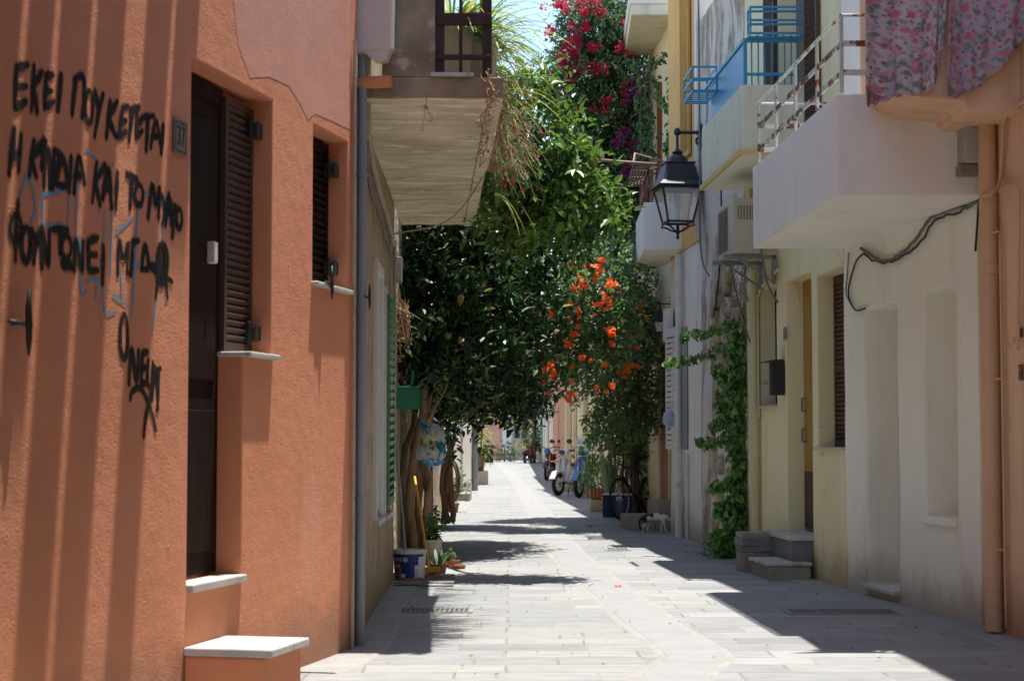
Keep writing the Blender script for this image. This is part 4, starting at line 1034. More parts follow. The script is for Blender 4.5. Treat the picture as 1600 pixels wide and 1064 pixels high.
# air conditioner on brackets
ac = thing('air_conditioner', 'cream air conditioner unit on a metal bracket under the yellow balcony', 'air conditioner', FY.W(1.25, -.30, 3.12), FY.ang)
b = MB(); b.box(-.42, -.16, 0, .42, .14, .56); b.build('casing', M_ac, ac, bevel=.015)
b = MB(); b.box(-.37, -.166, .06, .12, -.161, .50)
for k in range(16): b.box(-.36, -.175, .075+k*.026, .11, -.166, .085+k*.026)
b.build('fan_grille', M_acdark, ac)
b = MB()
for k in range(8): b.box(.4205, -.12+k*.03, .34, .425, -.105+k*.03, .48)
b.build('side_vent', M_acdark, ac)
for x in (-.3, .34):
    b = MB(); b.box(x-.02, -.24, -.045, x+.02, .28, -.005); b.box(x-.02, .24, -.3, x+.02, .28, -.005); b.bar((x, .26, -.28), (x, -.1, -.04), .02, .02)
    b.build('bracket', M_galv, ac)
b = MB(); b.tube(smooth_path([Vector(p) for p in ((.40, .1, .1), (.50, .1, .02), (.5, .16, -.3), (.52, .26, -.5))], 5), .012, 6); b.tube(smooth_path([Vector(p) for p in ((-.4, -.05, .2), (-.52, -.04, .1), (-.56, .1, -.5), (-.6, .26, -1.0))], 5), .010, 6); b.build('hose', M_cable, ac, smooth=True)
# step, block stack, letter box, plate
s_ = thing('entrance_step', 'low stone step below the ochre door of the yellow house', 'step', (2.485, 16.72, 0), FY.ang)
b = MB(); b.box(-.40, -.19, -.02, .40, .20, .125); b.build('base', M_block, s_, bevel=.012)
b = MB(); b.box(-.42, -.21, .126, .41, .21, .158); b.build('tread', M_marble, s_, bevel=.006)
zc = 0
for k, (w_, d_, h_, mm, lab, r_) in enumerate(((.29, .30, .19, M_block, 'taller concrete block at the bottom of the stack beside the step', 2), (.32, .33, .055, M_block2, 'dark thin slab resting on the bottom concrete block', -4), (.33, .32, .075, M_block2, 'grey slab just under the top slab of the block stack', 3), (.30, .31, .055, M_block, 'pale slab on top of the block stack by the step', 0))):
    t = thing('concrete_block', lab, 'concrete block', (2.355, 17.5, zc), FY.ang+R(r_), 'blocks stacked beside the yellow house step')
    b = MB(); b.box(-w_/2, -d_/2, 0, w_/2, d_/2, h_); b.build('block', mm, t, bevel=.008); zc += h_
x, z = FY.L(1223, 590, -.03)
lb = thing('letter_box', 'black metal letter box with open flap on the yellow wall', 'letter box', FY.W(x-.02, -.01, z-.17), FY.ang)
b = MB(); b.box(-.12, -.125, 0, .02, -.001, .345); b.build('body', M_black, lb, bevel=.008)
b = MB(); b.bar((-.13, -.02, .355), (-.02, -.19, .32), .14, .008); b.build('flap', M_black, lb)
x, z = FY.L(1227.5, 521)
t = thing('number_plate', 'tiny grey house number plate above the letter box', 'number plate', FY.W(x, -.003, z), FY.ang)
b = MB(); b.box(-.06, -.008, -.06, .06, 0, .06); b.build('plate', M_plate, t, bevel=.003)

# ------------------------------------------------------------------ stripped stone front
FS = Fr((2.345, 22.0), (2.52, 19.48))
sh = house('stone_house', 'narrow ruined front of bare stone and peeling white plaster', FS)
facade(sh, FS, 0, FS.len, 6.5, [], M_stone, T=4, jit=.05, step=.22, seed=9, bevel=0)
for k in range(26):
    x = random.uniform(FS.len*.35, FS.len*.95); z = random.choice((random.uniform(2.0, 3.2), random.uniform(.1, 1.0)))
    b = MB(); M = Matrix.Translation((x, .0, z)) @ Matrix.Rotation(random.uniform(-.3, .3), 4, 'Y')
    b.box(-random.uniform(.08, .2), -.07, -random.uniform(.05, .12), random.uniform(.08, .2), .1, random.uniform(.05, .12), M)
    b.build('exposed_stone', M_rubble, sh, bevel=.02)
cable(sh, FS, [(.35, -.09, 7), (.38, -.09, 5), (.4, -.09, 3.6), (.9, -.08, 3.2)], .012, M_cable)
cable(sh, FS, [(1.75, -.09, 4.2), (1.8, -.1, 3.5), (1.5, -.1, 2.9), (1.25, -.1, 2.7)], .010, M_cabled)
# ------------------------------------------------------------------ old white front with the ochre upper floor
FW2 = Fr((2.18, 24.6), (2.335, 22.02))
w2h = house('old_white_house', 'old white house with white shutters and an ochre upper floor', FW2)
m1 = [.9, 1.15, 1.5, 2.75, .12]
facade(w2h, FW2, 0, FW2.len, 3.75, [m1], M_whiteold, T=4, jit=.02, step=.3, seed=10)
b = MB(); b.box(-.0, -.012, 3.752, FW2.len-.12, 3.9, 7.6); b.build('upper_wall', M_ochre, w2h)
part(w2h, 'corner_pilaster', M_whiteold, (FW2.len-.12, -.05, 3.752, FW2.len, .2, 7.6)); 
louvre(w2h, 'upper_shutter', 1.3, 2.0, 4.9, 7.3, -.06, M_ochreslat, 44)
part(w2h, 'window', M_glassdark, (m1[0]+.01, .08, m1[1], m1[2]-.01, .11, m1[3]))
sx = m1[2]
b = MB()
# open shutter leaf standing out from the wall
M = Matrix.Translation((m1[0]-.02, -.05, 0)) @ Matrix.Rotation(R(-172), 4, 'Z')
for k in range(22):
    z = m1[1]+.06+k*.072
    b.box(.05, -.018, z, .42, .018, z+.05, M)
b.box(0, -.02, m1[1], .05, .02, m1[3], M); b.box(.42, -.02, m1[1], .47, .02, m1[3], M); b.box(.05, -.02, m1[1], .42, .02, m1[1]+.05, M); b.box(.05, -.02, m1[3]-.05, .42, .02, m1[3], M)
b.build('shutter', M_whiteshut, w2h)
xq = FW2.L(1062, 600, -.05)[0]
pipe_part(w2h, 'downpipe', M_whitepvc, [(xq, -.07, .0), (xq, -.07, 2.6), (xq+.1, -.07, 2.75), (xq+.1, -.07, 3.7)], .05, 12)
pipe_part(w2h, 'thin_pipe', M_whitepvc, [(xq+.5, -.04, .0), (xq+.5, -.04, 1.1)], .022, 8)
part(w2h, 'meter_box', M_whitepvc, (.1, -.12, 2.62, .42, -.022, 3.05), bevel=.01)
cable(w2h, FW2, [(.2, -.05, 1.2), (.26, -.06, 2.0), (.2, -.05, 2.6)], .010, M_cable)
wb2, L2 = solid_balcony(w2h, FW2, (1.74, 23.5), (1.785, 25.7), 3.77, 4.40, M_whitebal, ((2.34, 23.5), (2.2, 25.7)), soffit=M_white)
b = MB()
j0, j1, jw = (1.80, 23.55), (1.84, 25.6), (2.26, 23.55)
for p, q in ((j0, j1), (j0, jw)):
    for z in (4.85, 4.62): b.tube([L2(p, z), L2(q, z)], .012, 6)
    for k in range(9):
        r_ = Vector(p).lerp(Vector(q), k/8); b.tube([L2(r_, 4.4), L2(r_, 4.85)], .008, 5)
    for k in range(8):
        r0, r1 = Vector(p).lerp(Vector(q), k/8), Vector(p).lerp(Vector(q), (k+1)/8); b.tube([L2(r0, 4.4), L2(r1, 4.85)], .005, 4)
b.build('balcony_rail', M_redrail, wb2)
dxr = thing('drying_rack', 'rusty wall clothes drying rack with arms out over the street', 'drying rack', (1.80, 23.6, 4.86))
b = MB()
def rl_(px, py, Y): return P(px, py, Y)-Vector((1.80, 23.6, 4.86))
b.tube([rl_(916, 249, 23.4), rl_(1035, 258, 23.4)], .022, 6); b.tube([rl_(955, 286, 24.6), rl_(985, 292, 24.6), rl_(1040, 262, 24.6)], .014, 6); b.tube([rl_(992, 240, 24.0), rl_(1070, 262, 23.8)], .014, 6)
for k in range(6): b.tube([rl_(991+k*4.6, 257+k*.4, 23.5), rl_(980+k*4.6, 291, 24.5)], .013, 5)
for k in range(3): b.tube([rl_(988-k*3.5, 267+k*10, 23.7+k*.3), rl_(1012-k*3, 268+k*10, 23.7+k*.3)], .012, 5)
b.tube([rl_(992, 240, 24.0), rl_(989, 258, 23.45)], .014, 6)
b.build('frame', M_brownrack, dxr, smooth=True)

# ------------------------------------------------------------------ cream vine house and beyond
FBg = Fr((2.05, 34.0), (2.43, 24.62))
bh = house('vine_house', 'cream house half hidden under flowering climbers with orange doors', FBg)
n1 = [6.0, .30, 7.1, 2.75, .12]; n2 = [8.05, .38, 8.75, 2.6, .12]; n3 = [2.6, .2, 3.6, 2.6, .12]; n4 = [5.6, 4.4, 6.6, 6.8, .12]; n5 = [2.4, 4.4, 3.4, 6.8, .12]
facade(bh, FBg, 0, FBg.len-.01, 7.55, [n1, n2, n3, n4, n5], M_cream, T=4, jit=.012, seed=11)
for o_ in (n1, n3): part(bh, 'door', M_orangewood, (o_[0]+.01, .05, o_[1], o_[2]-.01, .11, o_[3]))
part(bh, 'door', M_whiteframe, (n2[0]+.01, .06, n2[1], n2[2]-.01, .11, n2[3]))
for o_ in (n4, n5): louvre(bh, 'balcony_shutter', o_[0]+.01, o_[2]-.01, o_[1], o_[3], .04, M_orangewood, 40)
b = MB(); b.prism([FBg.toL((1.75, 26.0, 7.5)), FBg.toL((2.6, 26.0, 7.5)), FBg.toL((2.6, 28.8, 7.5)), FBg.toL((1.83, 28.8, 7.5))], (0, 0, .16)); b.build('roof_slab', M_yelbal, bh, bevel=.01)
b = MB(); b.prism([FBg.toL((1.73, 25.98, 7.662)), FBg.toL((2.7, 25.98, 7.662)), FBg.toL((2.7, 28.9, 7.662)), FBg.toL((1.81, 28.9, 7.662))], (0, 0, .22)); b.build('roof_parapet', M_whiteold, bh)
xq = FBg.L(1062, 200, -.06)[0]
pipe_part(bh, 'downpipe', M_greyl, [(FBg.len-.25, -.12, 4.5), (FBg.len-.25, -.12, 8.5)], .075, 12)
pipe_part(bh, 'gas_pipe', M_creampipe, [(7.7, -.04, 0), (7.7, -.04, 3.4)], .02, 8)
def steps_at(x0, x1, y, label):
    t = thing('entrance_step', label, 'step', FBg.W((x0+x1)/2, 0, 0), FBg.ang)
    w_ = x1-x0
    b = MB(); b.box(-w_/2, -.75, -.01, w_/2, -.36, .20); b.build('lower_step', M_block, t, bevel=.015)
    b = MB(); b.box(-w_/2+.1, -.36, -.01, w_/2+.25, -.02, .40); b.build('upper_step', M_block, t, bevel=.015)
steps_at(7.4, 8.5, 0, 'two worn cream steps beside the cat')
FC = Fr((1.55, 48.0), (2.02, 34.05))
cc = house('cream_house', 'cream house with orange shutters behind the parked scooters', FC)
q1_ = [8.5, 1.2, 9.5, 2.6, .12]; q2_ = [4.5, .2, 5.5, 2.6, .12]; q3_ = [11.5, .2, 12.4, 2.6, .12]
facade(cc, FC, 0, FC.len-.01, 6.4, [q1_, q2_, q3_], M_cream, T=4, jit=.012, step=.8, seed=12)
louvre(cc, 'shutter', q1_[0]+.01, q1_[2]-.01, q1_[1], q1_[3], .0, M_orangewood, 18); part(cc, 'door', M_whiteframe, (q2_[0], .05, q2_[1], q2_[2], .1, q2_[3])); part(cc, 'door', M_orangewood, (q3_[0], .05, q3_[1], q3_[2], .1, q3_[3]))
pipe_part(cc, 'downpipe', M_creampipe, [(6.6, -.08, 0), (6.6, -.08, 6.2)], .06)
b = MB(); b.box(2.2, -.1, -.02, 2.7, -.014, 6.3); b.box(.1, -.14, -.02, .6, -.014, 6.3); b.build('pilaster', M_cream, cc)
FD = Fr((1.50, 66.0), (1.62, 48.05))
dh = house('far_salmon_house', 'salmon house with a dark doorway beyond the motorbike', FD)
facade(dh, FD, 0, FD.len-.01, 6.0, [[15, .2, 16, 2.4, .15], [6, .2, 7, 2.4, .15], [10, .9, 11, 2.3, .15]], M_salmon, T=4, jit=.012, step=1, seed=13)
part(dh, 'door', M_darkwood, (15, .06, .2, 16, .12, 2.4)); part(dh, 'door', M_brownwood, (6, .06, .2, 7, .12, 2.4)); louvre(dh, 'shutter', 10, 11, .9, 2.3, .02, M_whiteshut, 16)
FEh = Fr((1.78, 118.0), (1.66, 66.05))
eh = house('far_cream_house', 'far cream house with teal shutters on the shaded side', FEh)
facade(eh, FEh, 0, FEh.len-.01, 6.2, [[22, .2, 23.2, 2.4, .15]], M_whiteold, T=4, jit=.012, step=1.5, seed=14)
part(eh, 'door', M_brownwood, (22, .06, .2, 23.2, .12, 2.4))
xq = FEh.L(851, 660)[0]
b = MB(); 
for s in (0, 1):
    louvre(eh, 'teal_shutter', FEh.len-18-1.2*s, FEh.len-17-1.2*s, .85, 2.95, -.32, M_tealshut, 22)
# ------------------------------------------------------------------ lanterns
def lantern(name, label, loc, s, rot, arm):
    t = thing(name, label, 'lantern', loc, rot)
    S = lambda *v: tuple(q*s for q in v)
    def frus(b, z0, w0, z1, w1):
        p = [(-w0, -w0, z0), (w0, -w0, z0), (w0, w0, z0), (-w0, w0, z0), (-w1, -w1, z1), (w1, -w1, z1), (w1, w1, z1), (-w1, w1, z1)]
        i = [b.vert(S(*q)) for q in p]
        for q in ((0, 3, 2, 1), (4, 5, 6, 7), (0, 1, 5, 4), (1, 2, 6, 5), (2, 3, 7, 6), (3, 0, 4, 7)): b.face([i[k] for k in q])
    # origin: underside of the glass body; body 0..0.42
    b = MB(); cs = [(-1, -1), (1, -1), (1, 1), (-1, 1)]
    for x, y in cs: b.tube([S(x*.155, y*.155, 0), S(x*.245, y*.245, .42)], .014*s, 6)
    for k in range(4):
        (x, y), (u, v) = cs[k], cs[(k+1) % 4]
        b.bar(S(x*.155, y*.155, .0), S(u*.155, v*.155, 0), .03*s, .025*s); b.bar(S(x*.245, y*.245, .415), S(u*.245, v*.245, .415), .03*s, .03*s)
    b.build('frame', M_black, t)
    b = MB()
    for k in range(4):
        (x, y), (u, v) = cs[k], cs[(k+1) % 4]
        q = [S(x*.152, y*.152, .012), S(u*.152, v*.152, .012), S(u*.238, v*.238, .40), S(x*.238, y*.238, .40)]
        n = (Vector(q[1])-Vector(q[0])).cross(Vector(q[3])-Vector(q[0])).normalized()*-.003
        b.prism(q, n)
    b.build('glass', M_glass, t)
    b = MB(); frus(b, .425, .295, .445, .300); frus(b, .446, .29, .50, .235); frus(b, .501, .225, .715, .175); frus(b, .716, .19, .735, .19); b.build('roof', M_black, t, bevel=.004)
    b = MB(); b.lathe([(.13*s, .736*s), (.125*s, .78*s), (.085*s, .83*s), (.05*s, .85*s), (.07*s, .87*s), (.03*s, .90*s), (.018*s, .93*s), (.018*s, 1.13*s)], n=16); b.ball(S(0, 0, 1.14), .04*s); b.build('cap', M_black, t, smooth=True, auto=40)
    b = MB(); b.lathe([(.01*s, -.21*s), (.022*s, -.18*s), (.012*s, -.15*s), (.035*s, -.12*s), (.02*s, -.09*s), (.02*s, -.03*s)], n=10)
    for x, y in cs:
        b.tube([S(x*.15, y*.15, -.01), S(x*.17, y*.17, -.05), S(x*.12, y*.12, -.055), S(x*.06, y*.06, -.10), S(0, 0, -.12)], .012*s, 6)
    b.build('finial', M_black, t, smooth=True)
    b = MB(); b.tube([S(0, 0, .02), S(0, 0, .2)], .03*s, 8); b.lathe([(.03*s, .2*s), (.05*s, .26*s), (.045*s, .33*s), (.0001, .37*s)], n=10); b.build('bulb', M_plasticbox, t, smooth=True)
    a = Vector(arm)
    b = MB(); b.tube([(0, 0, 1.12*s), (a.x, a.y, 1.12*s+a.z)], .022*s, 8)
    b.ball((0, 0, 1.12*s), .045*s); d = a.normalized()
    pts = [a*.97+Vector((0, 0, 1.12*s-.03*s)), a*.95+Vector((0, 0, 1.0*s)), a*.80+Vector((0, 0, .98*s)), a*.78+Vector((0, 0, 1.04*s)), a*.88+Vector((0, 0, 1.05*s))]
    b.tube(smooth_path(pts, 5), .012*s, 6); b.box(a.x-.03*s, a.y-.05*s, .92*s, a.x+.03*s, a.y+.05*s, 1.22*s)
    b.build('bracket', M_black, t, smooth=True, auto=40)
    return t
lp = P(1059, 348, 22.0); rz = R(8)
av = Matrix.Rotation(-rz, 3, 'Z') @ Vector((.30, 0, 0))
lantern('wall_lantern', 'large black street lantern on a bracket in front of the white balcony', lp, 1.0, rz, av)
lp = P(1031, 519, 25.4)
lantern('wall_lantern', 'small dark wall lantern low under the far balcony beside the vine', lp, .36, 0, (.30, 0, 0))

# ------------------------------------------------------------------ foliage
def rv(rg):
    while True:
        v = Vector((rg.uniform(-1, 1), rg.uniform(-1, 1), rg.uniform(-1, 1)))
        if .05 < v.length < 1: return v
def cl(px, py, rx, ry, Y, rd): return (P(px, py, Y), (rx*Y/FPX, rd, ry*Y/FPX))
def leaves(b, base, clusters, n, L, W, mats, seed, droop=.35, shell=.5, five=False, up=.5, odd=None):
    rg = random.Random(seed); tot = 0; ws = []
    for c, r in clusters: w = (r[0]*r[2])**.9*(r[1]+.2)**.4; ws.append(w); tot += w
    for (c, r), w in zip(clusters, ws):
        k = int(n*w/tot)
        # sprays: leaves come in small twig groups
        ng = max(1, k//9)
        for g_ in range(ng):
            v = rv(rg).normalized()*(shell+(1.08-shell)*rg.random()**.7)
            o = c+Vector((v.x*r[0], v.y*r[1], v.z*r[2]))
            d = Vector((v.x, v.y*.8, v.z*.4)).normalized()*.6+Vector((rg.uniform(-.7, .7), rg.uniform(-.7, .7), -droop+rg.uniform(-.4, .4)))
            d.normalize(); ln = L*rg.uniform(2.0, 4.0)
            mi = rg.random()
            for q in range(9):
                t_ = (q+.5)/9; p = o+d*ln*t_-base+Vector((0, 0, -.25*ln*t_*t_))
                sd = d.orthogonal(); sd.rotate(Matrix.Rotation(q*2.4+rg.uniform(-.4, .4), 3, d))
                ld = (d*.55+sd*.9+Vector((0, 0, -droop*.6))).normalized()
                nr = Vector((rg.uniform(-.6, .6), rg.uniform(-.6, .6), up+.4)).normalized()
                s = rg.uniform(.5, 1.2)
                m = odd if odd is not None and rg.random() < .022 else min(mats-1, max(0, int((mi*.7+rg.random()*.5)*mats*.9)))
                (b.leaf5 if five else b.leaf)(p, ld, nr, L*s, W*s, m)
def limb(b, pts, r0, r1, n=7, seed=0, wob=.02):
    rg = random.Random(seed); q = smooth_path([Vector(p) for p in pts], 5)
    q = [p+Vector((rg.uniform(-wob, wob), rg.uniform(-wob, wob), rg.uniform(-wob, wob)*.3)) for p in q]
    N = len(q); b.tube(q, [r0+(r1-r0)*k/(N-1) for k in range(N)], n)
def branches(b, base, frm, clusters, r0, r1, seed):
    rg = random.Random(seed)
    for c, r in clusters:
        a = Vector(frm)+Vector((rg.uniform(-.1, .1), rg.uniform(-.1, .1), rg.uniform(-.3, .3)))
        e = c-base; m_ = a.lerp(e, .5)+Vector((rg.uniform(-.1, .1), rg.uniform(-.1, .1), .12))
        limb(b, [a, m_, e], r0, r1, 6, rg.random(), .012)

# ficus, near trunk: dense dark crown behind the concrete balcony, one bough out over the street
base = Vector((-1.0, 19.2, 0))
t = thing('ficus_tree', 'ficus with several twisted trunks and a dense dark crown behind the bucket', 'tree', base)
A = [cl(*q) for q in ((650, 405, 38, 55, 19.0, .35), (640, 525, 28, 48, 18.8, .3), (700, 400, 70, 60, 21.5, .8), (690, 480, 75, 80, 21.5, .9), (760, 390, 80, 60, 21.8, .8), (770, 470, 85, 80, 22, .9), (720, 555, 85, 55, 21.5, .8), (780, 540, 60, 60, 22, .7), (805, 430, 52, 66, 22.2, .6), (655, 470, 45, 80, 20, .5), (830, 350, 70, 60, 21, .6), (760, 605, 60, 26, 21.5, .5), (795, 592, 35, 28, 22, .4), (670, 370, 60, 50, 20.5, .8), (740, 360, 70, 50, 20.8, .8), (680, 440, 60, 60, 19.0, .35), (670, 500, 50, 60, 18.8, .3), (700, 560, 55, 45, 19.0, .4), (750, 500, 60, 60, 19.6, .5), (790, 450, 50, 60, 20, .5), (668, 280, 60, 55, 19.5, .7), (725, 280, 60, 50, 20.3, .8), (765, 300, 36, 50, 20.6, .7), (700, 330, 60, 40, 19.2, .6), (760, 570, 60, 40, 20, .4))]
Bg = [cl(*q) for q in ((812, 150, 36, 50, 16.8, .28), (850, 205, 55, 50, 16.8, .3), (800, 240, 36, 55, 16.8, .3), (880, 255, 42, 40, 16.7, .28), (850, 300, 65, 42, 16.7, .3), (905, 300, 45, 28, 16.6, .25), (930, 330, 32, 32, 16.6, .25), (810, 320, 40, 42, 17, .3), (870, 345, 45, 30, 16.8, .25), (780, 290, 18, 40, 16.9, .2), (815, 110, 22, 22, 16.8, .2))]
tb = MB()
for k, pts in enumerate(([(648, 862), (640, 780), (648, 700), (660, 640), (668, 560), (680, 470)], [(660, 860), (668, 780), (660, 720), (668, 660), (690, 600), (720, 520)], [(640, 858), (628, 780), (634, 700), (650, 640), (640, 560), (650, 450)], [(672, 855), (665, 800), (672, 750), (655, 690), (676, 640), (705, 590), (740, 560)], [(652, 858), (655, 760), (645, 700), (672, 620), (675, 540), (760, 440)])):
    limb(tb, [P(x, y, 19.2+.12*(k % 3)+.25*q/5)-base for q, (x, y) in enumerate(pts)], (.05, .045, .042, .032, .04)[k], (.034, .03, .027, .02, .024)[k], 9, k, .014)
branches(tb, base, P(672, 560, 19.5)-base, A, .028, .008, 3)
limb(tb, [P(680, 480, 20.6)-base, P(730, 380, 19.6)-base, P(790, 330, 17.8)-base, P(850, 300, 16.8)-base, P(930, 318, 16.6)-base], .05, .01, 8, 9, .012)
branches(tb, base, P(810, 330, 17.2)-base, Bg, .014, .005, 4)
tb.build('trunk', M_bark, t, smooth=True)
lb_ = MB(); leaves(lb_, base, A, 22500, .13, .068, 3, 21, shell=.2, five=True, odd=3); lb_.build('crown', [M_lf0, M_lf1, M_lf2, M_lfy], t)  # the crown's shade is put into darker leaf colours than the bough has
lb_ = MB(); leaves(lb_, base, Bg, 4600, .115, .060, 3, 22, shell=.3, five=True, odd=3); lb_.build('sunlit_bough', [M_lf2, M_lf3, M_lf3, M_lfy], t)  # sunlight on this bough is painted in with paler leaf greens
# second trunk
base = Vector((-.98, 26.6, 0))
t = thing('ficus_tree', 'second ficus of thin bare stems further along the left wall', 'tree', base)
A2 = [cl(*q) for q in ((740, 590, 50, 40, 26.5, .7), (790, 560, 60, 50, 26.2, .8), (800, 545, 34, 40, 26, .5), (700, 600, 35, 45, 26, .5), (800, 610, 55, 22, 26, .5), (705, 660, 18, 40, 25.5, .25), (840, 400, 26, 30, 26, .4), (760, 480, 60, 60, 26.6, .6), (815, 602, 20, 20, 25.5, .3))]
tb = MB()
for k, pts in enumerate(([(692, 818), (700, 740), (688, 690), (700, 630), (712, 560)], [(700, 818), (690, 750), (702, 700), (692, 640), (700, 580)], [(708, 815), (704, 730), (712, 660), (730, 610), (770, 570)])):
    limb(tb, [P(x, y, 26.4)-base for x, y in pts], .045, .03, 8, 30+k, .012)
branches(tb, base, P(705, 590, 26.4)-base, A2, .025, .007, 5)
tb.build('trunk', M_bark, t, smooth=True)
lb_ = MB(); leaves(lb_, base, A2, 6500, .13, .068, 3, 23, shell=.3, five=True, odd=3)
lb_.build('crown', [M_lf1, M_lf2, M_lf3, M_lfy], t)

def puff(parent, name, c, r, n, m, L, seed, flat=1):
    rg = random.Random(seed); b = MB()
    for k in range(n):
        v = rv(rg).normalized()*rg.uniform(.45, 1)
        p = c+Vector((v.x*r, v.y*r, v.z*r*flat))
        d = (v+Vector((rg.uniform(-.7, .7), rg.uniform(-.7, .7), rg.uniform(-.6, .6)))).normalized()
        b.leaf(p, d, rv(rg).normalized(), L*rg.uniform(.7, 1.2), L*.85, rg.randrange(len(m)), .3)
    return b.build(name, m, parent)
# bougainvillea over the street from the cream vine house
base = Vector((2.05, 29.5, 0))
t = thing('bougainvillea', 'tall bougainvillea with magenta blossom climbing against the sky', 'climbing plant', base)
Bv = [cl(*q) for q in ((935, 40, 50, 50, 29, .6), (965, 90, 38, 70, 29.3, .6), (925, 120, 55, 50, 29, .6), (950, 180, 58, 60, 29.2, .7), (965, 250, 50, 60, 29.4, .7), (895, 150, 45, 32, 28.7, .5), (905, 200, 45, 45, 29, .5), (930, 290, 55, 60, 29.3, .7), (965, 340, 40, 50, 29.5, .6), (985, 40, 16, 40, 29.5, .4), (900, 70, 30, 22, 28.8, .4), (905, 20, 28, 22, 28.8, .4), (950, -10, 50, 30, 29, .5), (880, 95, 16, 18, 28.6, .25), (900, 260, 36, 40, 29, .4), (990, 190, 18, 60, 29.6, .3))]
tb = MB()
for k in range(3): limb(tb, [(0, .2*k, 0), (-.03, .2*k, 1.2), (.0, .1*k, 2.4), (-.1, .1, 3.8), (-.25, 0, 5.0), (-.5, -.1, 6.2), (-.7, -.1, 7.4)], .05, .014, 7, 40+k, .03)
branches(tb, base, (-.25, 0, 5.0), Bv, .022, .006, 41)
for px, py, ex, ey in ((880, 60, 838, 20), (885, 100, 842, 64), (870, 112, 832, 100), (900, 30, 862, -6)):
    limb(tb, [P(px+30, py+10, 29)-base, P(px, py, 28.8)-base, P(ex, ey, 28.6)-base], .010, .003, 5, px, .01)
tb.build('trunk', M_barkd, t, smooth=True)
lb_ = MB(); leaves(lb_, base, Bv, 25000, .098, .066, 2, 31, droop=.15, shell=.2)
leaves(lb_, base, [cl(x, y, 20, 8, 28.7, .12) for x, y in ((862, 40), (858, 88), (850, 108), (878, 20))], 240, .07, .045, 2, 32)
lb_.build('crown', [M_bg1, M_bg2], t)
for k, (x, y, r) in enumerate(((935, 18, 12), (858, 50, 8), (883, 9, 7), (884, 76, 8), (898, 57, 9), (921, 4, 9), (897, 84, 7), (899, 70, 9), (882, 100, 9), (906, 111, 10), (872, 112, 8), (894, 117, 11), (942, 108, 10), (871, 3, 8), (889, 122, 8), (916, 42, 6), (876, 92, 7), (866, 120, 7), (912, 20, 6), (924, 107, 7), (862, 133, 8), (880, 140, 7), (925, 75, 6))):
    puff(t, 'flower_cluster', P(x, y, 28.35)-base, r*28.35/FPX, 46, [M_mag], .055, 50+k)
rg = random.Random(321)
for k in range(22):
    x, y = rg.uniform(845, 985), rg.uniform(-5, 175)
    if y > 60+1.2*(x-840) and x < 900: continue
    puff(t, 'flower_cluster', P(x, y, 28.3)-base, rg.uniform(3, 6)*28.3/FPX, 16, [M_mag], .05, 140+k)
for k, (x, y, r) in enumerate(((995, 135, 14), (985, 150, 10), (975, 208, 9), (990, 232, 12), (1000, 245, 9), (965, 222, 7), (1005, 120, 8), (978, 268, 8))):
    puff(t, 'flower_cluster', P(x, y, 28.2)-base, r*28.2/FPX, 46, [M_magp], .055, 80+k)['label'] = 'purple blossom in the shade'
# trumpet vine
base = Vector((2.15, 30.2, 0))
t = thing('trumpet_vine', 'trumpet vine with orange flowers arching over the parked bicycle', 'climbing plant', base)
Tv = [cl(*q) for q in ((900, 460, 52, 52, 27.2, .5), (950, 440, 60, 40, 27.5, .5), (930, 500, 70, 55, 27.5, .6), (975, 500, 50, 60, 27.8, .5), (900, 545, 48, 48, 27.3, .5), (950, 565, 52, 50, 27.6, .6), (990, 575, 36, 60, 28, .5), (940, 400, 45, 28, 27.4, .4), (985, 400, 28, 40, 28, .4), (965, 635, 40, 40, 27.8, .4), (1005, 640, 24, 40, 28, .3), (860, 480, 28, 45, 27, .35), (870, 560, 30, 30, 27, .35), (1010, 500, 16, 60, 28, .25))]
Tv = [(c+Vector((-c.x*(1.9/c.y), -1.9, (CAMH-c.z)*(1.9/c.y))), r) if 800+c.x/c.y*FPX < 950 else (c, r) for c, r in Tv]
Tl = [cl(*q) for q in ((940, 672, 26, 12, 29.4, .2), (975, 662, 40, 20, 29.6, .3), (1005, 675, 26, 24, 29.8, .3), (1014, 710, 14, 24, 29.9, .25), (1013, 750, 10, 26, 30, .2), (1015, 690, 14, 18, 29.8, .2))]
tb = MB()
for k in range(5): limb(tb, [(-.08*k, .1*k, 0), (-.05*k-.05, .1*k, 1.0), (-.12*k, 0, 2.0), (-.2-.1*k, -.2, 3.0), (-.4-.12*k, -.3, 3.8)], .035, .015, 7, 60+k, .03)
branches(tb, base, (-.4, -.2, 2.8), Tv, .020, .006, 61); branches(tb, base, (-.2, 0, 1.5), Tl, .014, .005, 62)
tb.build('trunk', M_barkd, t, smooth=True)
lb_ = MB(); leaves(lb_, base, Tv, 17000, .10, .055, 3, 33, droop=.4, shell=.25); leaves(lb_, base, Tl, 1500, .12, .075, 3, 34, droop=.5, shell=.3, five=True)
lb_.build('crown', [M_bg1, M_bg2, M_iv2], t)
